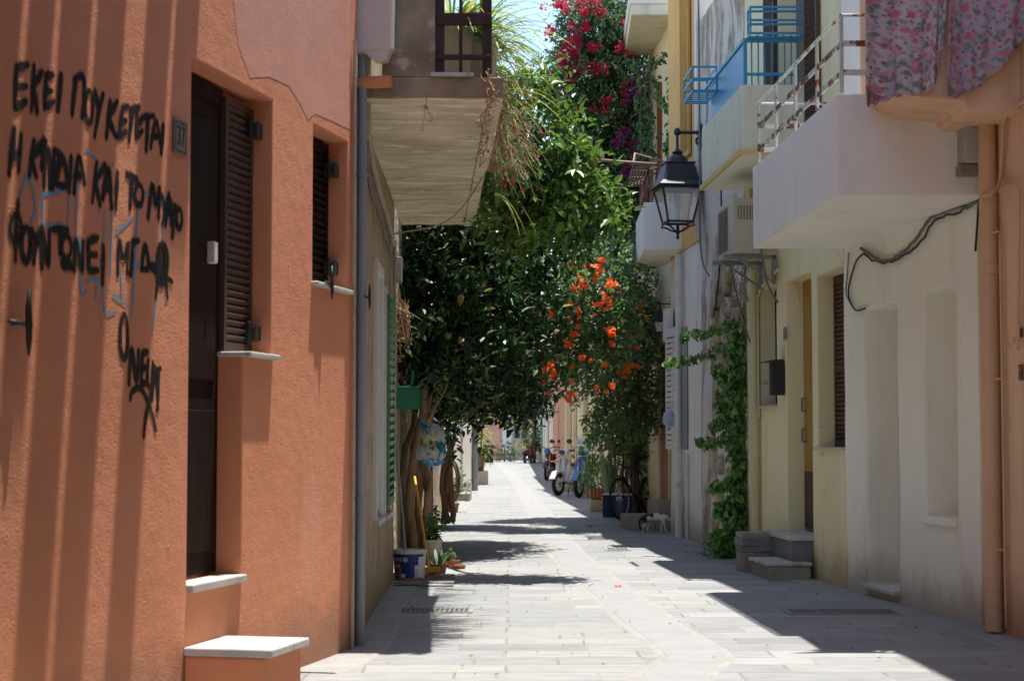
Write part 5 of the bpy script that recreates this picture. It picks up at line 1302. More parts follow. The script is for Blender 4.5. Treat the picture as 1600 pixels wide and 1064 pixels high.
def trumpets(parent, c, r, n, ms, seed, s=.05):
    rg = random.Random(seed); b = MB()
    for k in range(n):
        v = rv(rg).normalized(); p = c+v*r*rg.uniform(.3, 1)
        d = (v*.7+Vector((rg.uniform(-.4, .4), -.8, rg.uniform(-.3, .5)))).normalized()
        u = d.orthogonal().normalized(); w_ = d.cross(u); m = rg.randrange(len(ms)); sz = s*rg.uniform(.8, 1.2)
        r0 = [b.vert(p-d*sz*1.5+(u*math.cos(a)+w_*math.sin(a))*sz*.12) for a in [2*PI*q/10 for q in range(10)]]
        r1 = [b.vert(p+(u*math.cos(a)+w_*math.sin(a))*sz*.38) for a in [2*PI*q/10 for q in range(10)]]
        r2 = [b.vert(p+d*sz*.1+(u*math.cos(a)+w_*math.sin(a))*sz*(1.0 if q % 2 else .62)) for q, a in enumerate([2*PI*q/10 for q in range(10)])]
        for a_, c_ in ((r0, r1), (r1, r2)):
            for q in range(10): b.face((a_[q], a_[(q+1) % 10], c_[(q+1) % 10], c_[q]), m)
    return b.build('flower_cluster', ms, parent)
for k, (x, y, r, n) in enumerate(((895, 418, 7, 5), (930, 423, 9, 7), (908, 440, 6, 4), (952, 447, 10, 8), (945, 460, 9, 6), (943, 476, 8, 6), (900, 450, 7, 5), (834, 490, 10, 8), (858, 490, 7, 6), (968, 505, 11, 8), (955, 520, 8, 7), (1000, 474, 8, 5), (995, 521, 8, 6), (982, 531, 9, 7), (976, 580, 10, 8), (986, 577, 9, 7), (860, 582, 10, 10), (853, 572, 8, 7), (885, 538, 8, 6), (850, 616, 9, 9), (893, 620, 9, 8), (905, 490, 7, 4), (917, 450, 5, 4), (846, 484, 6, 5), (862, 568, 7, 6), (918, 415, 5, 4))):
    yy = 24.7 if x < 956 else 26.2
    trumpets(t, P(x, y, yy)-base, r*1.35*yy/FPX, n+1, [M_or, M_or2] if x < 975 else [M_or], 90+k, .043)

rg = random.Random(123)
for k in range(62):
    x, y = rg.uniform(832, 1012), rg.uniform(405, 612)
    if (x < 900 and y < 440) or (x > 960 and y < 450): continue
    yy = 24.7 if x < 956 else 26.2
    trumpets(t, P(x, y, yy)-base, 5*yy/FPX, rg.choice((1, 2, 3, 4)), [M_or, M_or2], 200+k, .042)
# ivy on the stone front
def vine(b, base, pts, n, spread, L, W, seed, mats=2, five=True, front=Vector((-.9, -.4, 0))):
    rg = random.Random(seed); q = smooth_path([Vector(p) for p in pts], 8); N = len(q)
    for k in range(n):
        t_ = rg.random()**.9*(N-1); i = min(int(t_), N-2); p = q[i].lerp(q[i+1], t_-i)
        o = rv(rg)*spread
        d = (Vector((rg.uniform(-.8, .8), rg.uniform(-.6, .4), -rg.uniform(.2, 1)))).normalized()
        nr = (front+rv(rg)*.7+Vector((0, 0, .5))).normalized(); s = rg.uniform(.5, 1.15)
        (b.leaf5 if five else b.leaf)(p+o-base, d, nr, L*s, W*s, rg.randrange(mats))
base = Vector((2.42, 19.7, 0))
t = thing('ivy', 'glossy green creeper climbing the bare stone front beside the yellow house', 'climbing plant', base)
Yv = 19.55
main = [P(1165, 492, Yv), P(1152, 540, Yv), P(1158, 600, Yv), P(1150, 660, Yv), P(1158, 720, Yv), P(1146, 780, Yv), P(1150, 840, Yv-.1), P(1130, 862, Yv-.1)]
br = [[P(1150, 500, Yv), P(1128, 510, 19.7), P(1100, 518, 19.8), P(1066, 524, 19.9)], [P(1150, 530, Yv), P(1118, 546, 19.7), P(1080, 560, 19.8), P(1042, 566, 19.9)], [P(1150, 570, Yv), P(1128, 590, 19.6), P(1118, 572, 19.6)], [P(1150, 650, Yv), P(1130, 655, 19.6), P(1112, 665, 19.7)], [P(1150, 680, Yv), P(1120, 690, 19.7), P(1090, 688, 19.9)], [P(1148, 745, Yv), P(1130, 755, 19.6), P(1112, 760, 19.8)], [P(1146, 790, Yv), P(1125, 800, 19.6), P(1122, 785, 19.7)], [P(1150, 600, Yv), P(1125, 615, 19.6), P(1130, 640, 19.6)], [P(1140, 830, Yv), P(1115, 845, 19.6), P(1118, 830, 19.7)]]
tb = MB(); limb(tb, [p-base for p in main], .02, .015, 6, 5, .015); limb(tb, [p-base+Vector((.04, .03, 0)) for p in main], .014, .01, 6, 6, .02)
for k, q in enumerate(br): limb(tb, [p-base for p in q], .008, .003, 5, 70+k, .005)
tb.build('stem', M_twig, t, smooth=True)
lb_ = MB(); vine(lb_, base, main, 1150, .15, .095, .085, 41)
vine(lb_, base, [p+Vector((.05, -.03, 0)) for p in main], 500, .11, .10, .09, 45)
for k, q in enumerate(br): vine(lb_, base, q, 95, .06, .085, .075, 50+k)
lb_.build('foliage', [M_iv1, M_iv2], t)
bw = G(1122, 872)
t = thing('weeds', 'bright tuft of weeds growing at the foot of the creeper', 'weeds', bw)
lb_ = MB(); rg = random.Random(5)
for k in range(220):
    a = rg.uniform(0, 2*PI); r_ = rg.random()**.6*.16; p = Vector((math.cos(a)*r_*1.2, math.sin(a)*r_, rg.random()**1.3*.26*(1-r_*3)+.01))
    lb_.leaf(p, Vector((math.cos(a), math.sin(a), rg.uniform(.1, .9))), Vector((0, 0, 1)), rg.uniform(.03, .07), .025, rg.randrange(2))
lb_.build('leaves', [M_iv2, M_pl1], t)
t = thing('dry_weeds', 'dry litter and small white weeds on the cement strip by the creeper', 'weeds', G(1105, 866))
lb_ = MB()
for k in range(110):
    a = rg.uniform(0, 2*PI); r_ = rg.random()**.6*.18; p = Vector((math.cos(a)*r_*1.5, math.sin(a)*r_*.6, rg.random()**2*.09+.006))
    lb_.leaf(p, Vector((math.cos(a), math.sin(a), rg.uniform(-.1, .6))), Vector((0, 0, 1)), rg.uniform(.02, .05), .016, rg.randrange(2))
lb_.build('leaves', [M_dry, M_straw], t)
t = thing('dry_twigs', 'brown dead twigs stuck in the broken stone front above the creeper', 'twigs', P(1158, 440, 19.42))
b = MB()
for k in range(46):
    p = Vector((rg.uniform(-.06, .06), rg.uniform(-.06, .02), rg.uniform(-.3, .35)))
    b.tube([p, p+Vector((rg.uniform(-.1, .05), rg.uniform(-.12, 0), rg.uniform(-.02, .14))), p+Vector((rg.uniform(-.14, .06), rg.uniform(-.18, 0), rg.uniform(-.08, .2)))], .004, 4)
b.build('twig_bundle', M_twig, t)

# climber on the upper ochre floor
base = Vector((2.25, 25.0, 0))
t = thing('upper_creeper', 'thin creeper trailing round the grey pipe under the roof slab', 'climbing plant', base)
lb_ = MB(); tb = MB()
paths = [[P(1056, -20, 24.8), P(1058, 60, 24.8), P(1050, 120, 24.8), P(1052, 180, 24.8), P(1044, 225, 24.8), P(1050, 250, 24.8)], [P(1040, 85, 26.2), P(1020, 100, 26.2), P(1005, 125, 26.3), P(992, 105, 26.4), P(982, 92, 26.5)], [P(1022, 120, 26.2), P(1030, 150, 26.1), P(1042, 170, 25.6)], [P(1008, 130, 26.3), P(1012, 180, 26.4), P(1018, 215, 26.4), P(1010, 245, 26.4)], [P(1000, 130, 26.3), P(1000, 200, 26.5), P(1004, 260, 26.6)]]
for k, q in enumerate(paths):
    limb(tb, [p-base for p in q], .010, .005, 5, 90+k, .012); vine(lb_, base, q, (170, 110, 60, 110, 90)[k], (.07, .09, .06, .12, .10)[k], .10, .075, 95+k)
tb.build('stem', M_twig, t, smooth=True); lb_.build('foliage', [M_iv1, M_bg1], t)

# ------------------------------------------------------------------ plants on the concrete balcony
def blade(b, p, d, L, W, m, seg=6, droop=1.0):
    d = Vector(d).normalized(); sd = d.cross(Vector((0, 0, 1)))
    if sd.length < .05: sd = Vector((1, 0, 0))
    sd.normalize(); q = Vector(p); prev = None; v = d.copy()
    for k in range(seg+1):
        t_ = k/seg; w_ = W*(.5+.9*t_)*(1-t_)**.6+.001
        cur = (b.vert(q-sd*w_*.5), b.vert(q+sd*w_*.5))
        if prev: b.face((prev[0], prev[1], cur[1], cur[0]), m)
        prev = cur; v = (v+Vector((0, 0, -droop*1.6/seg))).normalized(); q = q+v*L/seg
for k, (px, Y, r_, lab) in enumerate(((706, 11.50, .14, 'cream pot of spider plant at the left behind the dark railing'), (742, 11.9, .16, 'larger cream pot of spider plant by the corner railing post'))):
    zb_ = zb0+.137
    pp = P(px, 100, Y); t = thing('potted_spider_plant', lab, 'potted plant', (pp.x, pp.y, zb_), 0, 'spider plants on the concrete balcony')
    b = MB(); b.lathe([(r_*.72, 0), (r_*.78, .02), (r_*.98, .36), (r_*1.04, .37), (r_*1.04, .41), (r_*.92, .41), (r_*.9, .36)], n=20); b.build('pot', M_pot, t, smooth=True, auto=40)
    b = MB(); b.lathe([(r_*.9, .365), (.001, .375)], n=16); b.build('soil', M_soil, t)
    b = MB(); rg = random.Random(60+k)
    for q in range(150):
        a = rg.uniform(0, 2*PI); blade(b, (math.cos(a)*.05, math.sin(a)*.05, .37), (math.cos(a), math.sin(a), rg.uniform(.5, 2.2)), rg.uniform(.3, .62), .024, rg.randrange(2))
    b.build('leaves', [M_pl2, M_pl1], t)
base = Vector((-.25, 12.4, zb0+.137))
t = thing('hanging_spider_plant', 'yellow green spider plant spilling through the railing over the street', 'potted plant', base)
b = MB(); b.lathe([(.10, 0), (.14, .26), (.15, .30), (.13, .30), (.12, .27), (.001, .27)], n=18); b.build('pot', M_terra, t, smooth=True, auto=40)
b = MB(); rg = random.Random(77)
for q in range(170):
    o = Vector((rg.uniform(-.05, .08), rg.uniform(-.5, .9), .28+rg.uniform(0, .35))); a = rg.gauss(0, .9)
    blade(b, o, (math.cos(a), math.sin(a)-.1, rg.uniform(.1, 1.6)), rg.uniform(.3, .75), .022, 0 if rg.random() < .7 else 1, droop=rg.uniform(.6, 1.2))
for q in range(7):
    o = Vector((.10, 3.2+rg.uniform(-.15, .15), -.1)); blade(b, o, (rg.uniform(.3, 1), rg.uniform(-.8, .4), rg.uniform(-.2, .4)), rg.uniform(.35, .6), .024, 0 if rg.random() < .7 else 1, droop=1.3)
b.build('leaves', [M_pl2, M_pl1], t)
base = Vector((-.20, 13.6, zb0+.137))
t = thing('firecracker_plant', 'fine stemmed plant with tiny red flowers drooping off the concrete balcony', 'potted plant', base)
b = MB(); b.box(-.13, -1.2, 0, .05, 1.4, .22); b.build('trough', M_terra, t, bevel=.01)
b = MB(); fb = MB(); rg = random.Random(78)
for q in range(430):
    o = Vector((.02, rg.uniform(-1.3, 2.2), .22)); out = rg.uniform(.08, .55)*rg.uniform(.5, 1); a = rg.gauss(0, .8)
    e = o+Vector((out*math.cos(a), out*math.sin(a), -rg.uniform(-.15, .42))); m_ = o.lerp(e, .5)+Vector((rg.uniform(-.06, .1), rg.uniform(-.1, .1), rg.uniform(.06, .34)))
    pts = [o.lerp(m_, t_).lerp(m_.lerp(e, t_), t_) for t_ in (0, .25, .5, .75, 1)]
    b.cur = rg.randrange(2); b.tube(pts, .0022, 3, cap=False)
    for z_ in range(2):
        i = rg.randrange(1, 4); p = pts[i].lerp(pts[i+1], rg.random()); dv = Vector((rg.uniform(-.5, .5), rg.uniform(-.5, .5), rg.uniform(-.6, .6))).normalized()
        b.tube([p, p+dv*rg.uniform(.03, .08)], .0016, 3, cap=False)
    if rg.random() < .42:
        p = pts[4] if rg.random() < .5 else pts[3]; fb.leaf(p, Vector((0, 0, -1)), rv(rg), .032, .016); fb.leaf(p+rv(rg)*.02, rv(rg).normalized(), rv(rg), .03, .016)
b.build('stems', [M_straw, M_grnstem], t); fb.build('flowers', M_redfl, t)['kind'] = 'stuff'
base = P(760, 128, 11.0)
t = thing('withered_vine', 'pale withered vine dangling from the corner of the concrete balcony', 'dry plant', base)
b = MB(); rg = random.Random(79)
pth = [P(760, 112, 11.0), P(772, 150, 10.99), P(758, 180, 10.98), P(762, 215, 10.98), P(752, 248, 10.99)]
limb(b, [p-base for p in pth], .006, .003, 5, 3, .008); limb(b, [p-base+Vector((-.03, 0, -.02)) for p in pth[:4]], .004, .002, 5, 4, .012)
for q in range(110):
    i = rg.randrange(4); p = pth[i].lerp(pth[i+1], rg.random())-base+rv(rg)*.05
    b.leaf(p, rv(rg).normalized(), rv(rg), rg.uniform(.012, .032), .02, 0, .5)
for x0_, y0_, x1_, y1_ in ((665, 148, 660, 205), (663, 165, 678, 190)):
    a_, c_ = P(x0_, y0_, 11.0)-base, P(x1_, y1_, 11.0)-base; limb(b, [a_, a_.lerp(c_, .5)+Vector((.01, 0, 0)), c_], .003, .002, 4, 8, .006)
    for q in range(10): b.leaf(a_.lerp(c_, rg.random())+rv(rg)*.02, rv(rg).normalized(), rv(rg), .02, .014)
b.build('stem', M_dry, t)
# ------------------------------------------------------------------ things at the foot of the left wall
gb = G(640, 906)
t = thing('paint_bucket', 'white and blue paint bucket standing against the left wall', 'bucket', (gb.x, gb.y, .012))
b = MB(); b.lathe([(.130, 0), (.134, .005), (.148, .235), (.156, .236), (.156, .266), (.148, .266), (.142, .24), (.128, .02)], n=40); b.build('tub', M_bucket, t, smooth=True, auto=35)
def cyl_patch(a0, a1, z0, z1, m, name, off, par, n=16):
    b = MB(); pr = None
    for k in range(n+1):
        a = R(a0+(a1-a0)*k/n)
        pts = []
        for z in (z0, z1):
            r_ = .134+(.148-.134)*(z-.005)/.23+off; pts.append(b.vert((r_*math.sin(a), -r_*math.cos(a), z)))
        if pr: b.face((pr[0], pts[0], pts[1], pr[1]))
        pr = pts
    return b.build(name, m, par)
lbx = cyl_patch(-80, 60, .018, .228, M_bucketblue, 'printed_label', .0012, t, 30)
cyl_patch(-80, 60, .008, .018, M_bucketred, 'red_band', .0012, lbx, 30)
cyl_patch(22, 66, .02, .13, M_print, 'white_panel', .0022, lbx); cyl_patch(36, 66, .13, .205, M_print, 'white_panel', .0022, lbx)
cyl_patch(-76, -28, .02, .145, M_bucketred, 'red_panel', .0020, lbx); cyl_patch(-70, -29, .022, .1, M_plate, 'grey_panel', .0026, lbx)
cyl_patch(-30, -13, .022, .055, M_print, 'white_panel', .0026, lbx)
def bend(cx, z0, off=.0032, rot=0):
    def f(v):
        x, y = (v.x, v.y) if not rot else (-v.y, v.x)
        z = z0+y; r_ = .134+.014*(z-.005)/.23+off+v.z; a = cx+x/.14
        return Vector((r_*math.sin(a), -r_*math.cos(a), z))
    return f
text_obj('AN', .058, M_print, lbx, bend(R(-43), .180), ext=.0004)
b = MB(); f_ = bend(R(-12), .180)
for r_ in (.021, .010):
    b.tube([f_(Vector((r_*math.cos(2*PI*k/18), r_*math.sin(2*PI*k/18), 0))) for k in range(19)], .0028, 5)
b.tube([f_(Vector((x, 0, 0))) for x in (-.02, 0, .02)], .002, 5); b.build('emblem', M_print, lbx)
text_obj('PLUS', .040, M_print, lbx, bend(R(-51), .122), ext=.0004)
text_obj('ECO', .034, M_bucketblue, lbx, bend(R(30), .062, rot=1), ext=.0004)
def stick(name, label, m, a, c, r_, cat='pole', group=None):
    a, c = Vector(a), Vector(c); t = thing(name, label, cat, a)
    b = MB(); b.tube([(0, 0, 0), c-a], r_, 10); o = b.build('shaft', m, t, smooth=True, auto=40); return t
p0, p1 = Vector((gb.x-.02, gb.y+.05, .03)), P(615, 645, 16.8)
t = stick('mop_pole', 'pale metal pole standing in the paint bucket', M_alu, p0, p1, .012); b = MB(); b.tube([p1-p0, (p1-p0)*1.02], .014, 8); b.build('end_cap', M_rubber, t)
t = stick('broom', 'yellow handled broom leaning beside the bucket and ficus trunk', M_yelstick, (gb.x+.17, gb.y+.12, .10), P(648, 745, 17.4), .014, 'broom')
b = MB(); b.box(-.10, -.03, -.04, .10, .03, .01); b.build('head', M_yelstick, t, bevel=.006); b = MB()
for k in range(40): b.tube([(random.uniform(-.09, .09), random.uniform(-.025, .025), -.04), (random.uniform(-.1, .1), random.uniform(-.04, .04), -.095)], .003, 4)
b.build('bristles', M_dry, t)
def pot_plant(name, label, loc, r0, r1, h, pm, seed, kind='leafy', n=120, hh=.35, spread=.22, mats=None, L=.07, group=None, rim=True):
    t = thing(name, label, 'potted plant', loc, 0, group)
    b = MB(); b.lathe([(r0, 0), (r1*.97, h*.86), (r1*1.06, h*.87), (r1*1.06, h), (r1*.9, h), (r1*.88, h*.9)], n=22); b.build('pot', pm, t, smooth=True, auto=35)
    b = MB(); b.lathe([(r1*.89, h*.9), (.001, h*.93)], n=14); b.build('soil', M_soil, t)
    rg = random.Random(seed); b = MB(); s = MB(); mats = mats or [M_pl1, M_iv1]
    if kind == 'leafy':
        for k in range(9):
            a = rg.uniform(0, 2*PI); e = Vector((math.cos(a)*spread*rg.uniform(.2, 1), math.sin(a)*spread*rg.uniform(.2, 1), h+hh*rg.uniform(.5, 1)))
            o = Vector((0, 0, h*.9)); s.tube([o, o.lerp(e, .5)+Vector((0, 0, .04)), e], .005, 4)
            for q in range(n//9):
                p = o.lerp(e, rg.uniform(.15, 1.05))+rv(rg)*spread*.33
                b.leaf5(p, Vector((rg.uniform(-1, 1), rg.uniform(-1, 1), rg.uniform(-.5, .5))), Vector((rg.uniform(-.4, .4), rg.uniform(-.4, .4), 1)), L*rg.uniform(.6, 1.2), L*.55, rg.randrange(len(mats)))
        s.build('stems', M_grnstem, t)
    else:
        for k in range(n):
            a = rg.uniform(0, 2*PI); ln = hh*rg.uniform(.6, 1.1)
            blade(b, (math.cos(a)*r1*.5, math.sin(a)*r1*.5, h*.9), (math.cos(a)*spread, math.sin(a)*spread, 1), ln, L, rg.randrange(len(mats)), droop=.12)
    b.build('leaves', mats, t); return t
q = G(676, 879); pot_plant('potted_herb', 'cream pot of bright green leaves beside the ficus trunk', q, .075, .10, .24, M_pot, 3, n=160, hh=.30, spread=.22, L=.08)
q = G(684, 897); pot_plant('potted_succulent', 'small dark leaved plant in a low pot by the yellow broom', q, .07, .09, .10, M_terra, 4, kind='blade', n=22, hh=.17, spread=.7, L=.035, mats=[M_snake])
q = G(701, 884); pot_plant('potted_sapling', 'two leaved sapling in a shallow orange tray at the street edge', q, .09, .11, .06, M_terra, 6, n=14, hh=.12, spread=.06, L=.09, mats=[M_iv1])
for x, y, lab, m in ((715, 888, 'empty terracotta saucer beside the sapling', M_terra), (697, 903, 'flat clay tile lying in front of the succulent', M_pot)):
    q = G(x, y); t = thing('clay_saucer', lab, 'saucer', q); b = MB(); b.lathe([(.07, 0), (.085, .035), (.078, .035), (.065, .012), (.001, .012)], n=20); b.build('dish', m, t, smooth=True, auto=40)
q = G(662, 915); t = thing('floor_cloth', 'crumpled grey cloth lying in front of the paint bucket', 'cloth', q)
b = MB(); n_ = 18; gr = []
for i in range(n_+1):
    for j in range(9):
        x, y = -.25+.5*i/n_, -.075+.15*j/8; z = .014+.020*(1+noise.noise(Vector((x*9, y*14, 3))))
        gr.append(b.vert((x+.02*noise.noise(Vector((x*6, y*6, 9))), y+.02*noise.noise(Vector((x*6, y*6, 5))), z)))
for i in range(n_):
    for j in range(8): b.face((gr[i*9+j], gr[(i+1)*9+j], gr[(i+1)*9+j+1], gr[i*9+j+1]))
o = b.build('fabric', M_towel, t, smooth=True); s = o.modifiers.new('thickness', 'SOLIDIFY'); s.thickness = .008
# hanging dustpan
pd = P(639, 622, 18.3); t = thing('dustpan', 'green plastic dustpan hanging on the ficus trunk', 'dustpan', pd, R(6))
b = MB(); b.prism([(-.145, 0, -.115), (.115, 0, -.115), (.135, 0, .07), (.10, 0, .115), (-.10, 0, .115), (-.125, 0, .07)], (0, .018, 0))
b.bar((.125, -.03, -.11), (.137, -.03, .09), .06, .012, (1, 0, 0)); b.bar((-.14, -.03, -.11), (-.125, -.03, .07), .06, .012, (1, 0, 0)); b.bar((-.11, -.03, .112), (.11, -.03, .112), .06, .012)
b.build('pan', M_greenpl, t, bevel=.006)
b = MB(); b.tube([(.03, .0, .115), (.035, 0, .2), (.04, 0, .29)], [.022, .018, .014], 8); b.build('handle', M_greenpl, t, smooth=True)
# bag with greens
pb_ = P(671, 694, 18.55); t = thing('plastic_bag', 'blue plastic bag of cauliflower and leaves hanging from the ficus trunk', 'bag', pb_)
def lump(b, c, r_, seed, amp=.16, n=22, m=14, fr=3.5):
    rings = []
    for k in range(m+1):
        th = PI*k/m; ring = []
        for q in range(n):
            ph = 2*PI*q/n; d = Vector((math.sin(th)*math.cos(ph), math.sin(th)*math.sin(ph), math.cos(th)))
            f = 1+amp*noise.noise(d*fr+Vector((seed, seed*2, 0)))+amp*.5*noise.noise(d*fr*2.7+Vector((seed, 3, 0)))
            ring.append(b.vert(Vector(c)+Vector((d.x*r_[0], d.y*r_[1], d.z*r_[2]))*f))
        rings.append(ring)
    for a_, c_ in zip(rings, rings[1:]):
        for q in range(n): b.face((a_[q], c_[q], c_[(q+1) % n], a_[(q+1) % n]))
b = MB(); lump(b, (0.01, 0, -.09), (.145, .11, .13), 2, .3); lump(b, (.03, .02, .07), (.135, .10, .135), 4, .3)
b.build('film', M_bagclear, t, smooth=True)
b = MB(); b.prism([(-.10, -.03, .22), (-.05, -.05, .20), (.06, -.07, .13), (.15, -.06, .0), (.175, -.03, -.06), (.15, -.05, -.13), (.09, -.08, -.15), (.115, -.09, -.07), (.06, -.11, .02), (.10, -.095, .03), (.0, -.09, .10), (-.09, -.04, .17)], (0, .05, .01)); lump(b, (0.02, 0, -.17), (.12, .095, .055), 7, .4)
b.build('blue_film', M_bagblue, t, smooth=True)
b = MB(); lump(b, (.02, -.02, .06), (.10, .09, .085), 9, .35, fr=7); lump(b, (.04, -.02, -.08), (.07, .06, .06), 5, .3); b.build('cauliflower', mat('cauliflower', (.62, .56, .42), (.42, .44, .24), vs=14, bump=.8, bs=40), t, smooth=True)
b = MB()
for k in range(26): b.leaf5(rv(random)*.11+Vector((.0, -.03, .0)), rv(random).normalized(), Vector((0, -1, .3)), .08, .05)
b.build('greens', M_pl1, t)
b = MB(); b.tube([(-.09, 0, .2), (-.10, .05, .27), (-.09, .1, .3)], .012, 6); b.build('knot', M_bagblue, t)
# dried bouquet and boxes on the left wall
pq = P(624, 505, 17.6); t = thing('dried_bouquet', 'bunch of dried flowers hung upside down on the left wall', 'dried flowers', pq)
b = MB(); rg = random.Random(4)
for k in range(150):
    a = rg.uniform(0, 2*PI); r_ = rg.random()**.5; p = Vector((math.cos(a)*r_*.10, math.sin(a)*r_*.07, .24-.3*r_*rg.random())); e = p+Vector((rg.gauss(.01, .045), rg.gauss(0, .03), -rg.uniform(.05, .30)))
    b.tube([p, e], .003, 3, cap=False); b.leaf(e, rv(rg).normalized(), rv(rg), .035, .02); b.leaf(p.lerp(e, .5), rv(rg).normalized(), rv(rg), .03, .018)
for k in range(60): b.leaf(Vector((rg.gauss(0, .015), rg.gauss(0, .01), -.15-rg.random()*.25)), rv(rg).normalized(), rv(rg), .03, .02)
b.build('stems', M_dry, t)
b = MB(); b.tube([(0, .05, .33), (0, .02, .24)], .004, 4); b.build('string', M_twig, t)
pq = P(620, 422, 17.9); t = thing('junction_box', 'grey box with a pale cover high on the left wall under the balcony', 'junction box', pq)
b = MB(); b.box(-.06, -.05, -.12, .05, .12, .13); b.build('box', M_grey, t, bevel=.006); b = MB(); b.box(-.01, -.06, -.10, .045, -.051, .11); b.build('cover', M_meter, t)
# hose coil
pq = P(704, 753, 28.0); t = thing('hose_coil', 'old brown hose hanging in loops past the ficus trunks', 'hose', pq)
b = MB()
for k, (rx, rz_) in enumerate(((.10, .30), (.13, .34), (.09, .27))): b.torus((.01*k, .02*k, .01*k), 1, .016, 'y', 30, 7, (rx, rz_))
b.build('loops', M_twig, t, smooth=True)
pq = G(707, 800); pot_plant('potted_shrub', 'leafy shrub low against the left wall past the trunks', pq, .09, .12, .16, M_terra, 14, n=240, hh=.6, spread=.32, L=.09)
# palm planter
pq = G(751, 757); t = thing('palm_planter', 'square concrete planter with a spiky palm by the grey downpipe', 'potted plant', pq)
b = MB(); b.box(-.22, -.22, 0, .22, .22, .40); b.build('planter', M_pot, t, bevel=.015)
b = MB(); b.box(-.20, -.20, .401, .20, .20, .408); b.build('soil', M_soil, t)
b = MB(); rg = random.Random(8)
for x, h_, a in ((-.06, 1.25, -.04), (.05, .9, .05), (.0, 1.6, .02)): limb(b, [(x, 0, .40), (x+a, 0, .40+h_*.5), (x+a*1.5, 0, h_)], .035, .025, 7, 9, .008)
b.build('trunk', M_twig, t, smooth=True)
b = MB()
for x, z in ((-.1, 1.25), (.1, .95), (.03, 1.65), (.03, 1.4)):
    for k in range(46):
        a = rg.uniform(0, 2*PI); blade(b, (x, 0, z), (math.cos(a), math.sin(a), rg.uniform(-.2, 1.6)), rg.uniform(.4, .75), .04, rg.randrange(2), droop=.9)
b.build('fronds', [M_pl2, M_pl1], t)

# ------------------------------------------------------------------ two wheelers
def wheel(parent, c, R_, r_, ax='y', hub=.04, spokes=14, loc=None, tw=1.0, rimm=None):
    w_ = MB(); w_.torus(c, R_-r_, r_, ax, 32, 8); o = w_.build('wheel', M_rubber, parent, smooth=True)
    b = MB(); b.torus(c, R_-r_*2.1, r_*.55, ax, 32, 6); c = Vector(c)
    for k in range(spokes):
        a = 2*PI*k/spokes; d = Vector((math.cos(a), 0, math.sin(a)))
        b.tube([c+d*hub*.7, c+d*(R_-r_*2)], .0022 if spokes > 8 else .012, 4)
    b.tube([c+Vector((0, -.05, 0)), c+Vector((0, .05, 0))], hub, 10); b.build('rim', rimm or M_rim, o, smooth=True, auto=40)
    return o
# bicycle: x forward, y across
def bicycle(label, loc, rot):
    t = thing('bicycle', label, 'bicycle', loc, rot)
    wheel(t, (.53, 0, .335), .335, .018, spokes=24); wheel(t, (-.53, 0, .335), .335, .018, spokes=24)
    b = MB(); S_, H, Bt, Rr = Vector((-.17, 0, .82)), Vector((.36, 0, .84)), Vector((-.05, 0, .29)), Vector((-.53, 0, .335))
    H2 = Vector((.39, 0, .70)); F_ = Vector((.53, 0, .335))
    for a, c, r_ in ((S_, H, .016), (H2, Bt, .018), (S_+Vector((0, 0, .06)), Bt, .016), (H+Vector((-.01, 0, .05)), H2, .02)): b.tube([a, c], r_, 8)
    for s in (-.05, .05):
        b.tube([S_, Rr+Vector((0, s, 0))], .009, 6); b.tube([Bt, Rr+Vector((0, s, 0))], .010, 6); b.tube([H2, H2.lerp(F_, .6)+Vector((-.01, s, 0)), F_+Vector((0, s, 0))], .011, 6)
    b.build('frame', M_purple, t, smooth=True)
    b = MB(); b.tube([H+Vector((-.01, 0, .05)), H+Vector((-.03, 0, .17)), H+Vector((.03, 0, .19))], .013, 8); b.tube([(.30, -.29, 1.03), (.36, -.16, 1.05), (.39, 0, 1.03), (.36, .16, 1.05), (.30, .29, 1.03)], .012, 8); hb_ = b.build('handlebar', M_black, t, smooth=True)
    b = MB()
    for s in (-1, 1): b.tube([(.30, .29*s, 1.03), (.22, .31*s, 1.02)], .017, 8)
    b.build('grip', M_rubber, hb_, smooth=True)
    b = MB(); b.tube([(-.19, 0, .88), (-.21, 0, .95)], .013, 8); b.prism([(-.36, -.09, .95), (-.34, .0, .95), (-.36, .09, .95), (-.22, .06, .96), (-.06, .02, .95), (-.06, -.02, .95), (-.22, -.06, .96)], (0, 0, .05)); b.build('saddle', M_seat, t, bevel=.012)
    b = MB(); b.torus((-.05, -.035, .29), .085, .006, 'y', 20, 5); b.bar((-.05, -.05, .29), (.06, -.05, .17), .02, .012); b.bar((-.05, .05, .29), (-.16, .05, .41), .02, .012); b.box(.03, -.14, .16, .10, -.05, .18); b.box(-.2, .05, .40, -.13, .14, .42); b.build('crankset', M_black, t)
    b = MB()
    for cx in (.53, -.53):
        pts = [Vector((cx+.36*math.cos(R(a)), 0, .335+.36*math.sin(R(a)))) for a in range(20 if cx < 0 else 60, 181 if cx < 0 else 150, 15)]
        for p, q in zip(pts, pts[1:]): b.bar(p, q, .045, .004, (0, 1, 0) if False else (0, 0, 1))
    b.build('mudguard', M_black, t)
    return t
bicycle('dark purple bicycle leaning among the vine leaves by the blue crate', (2.03, 29.25, .0), math.atan2(-.83, -.52))
for o in C.objects:
    if o.get('category') == 'bicycle': o.rotation_euler.x = R(4)
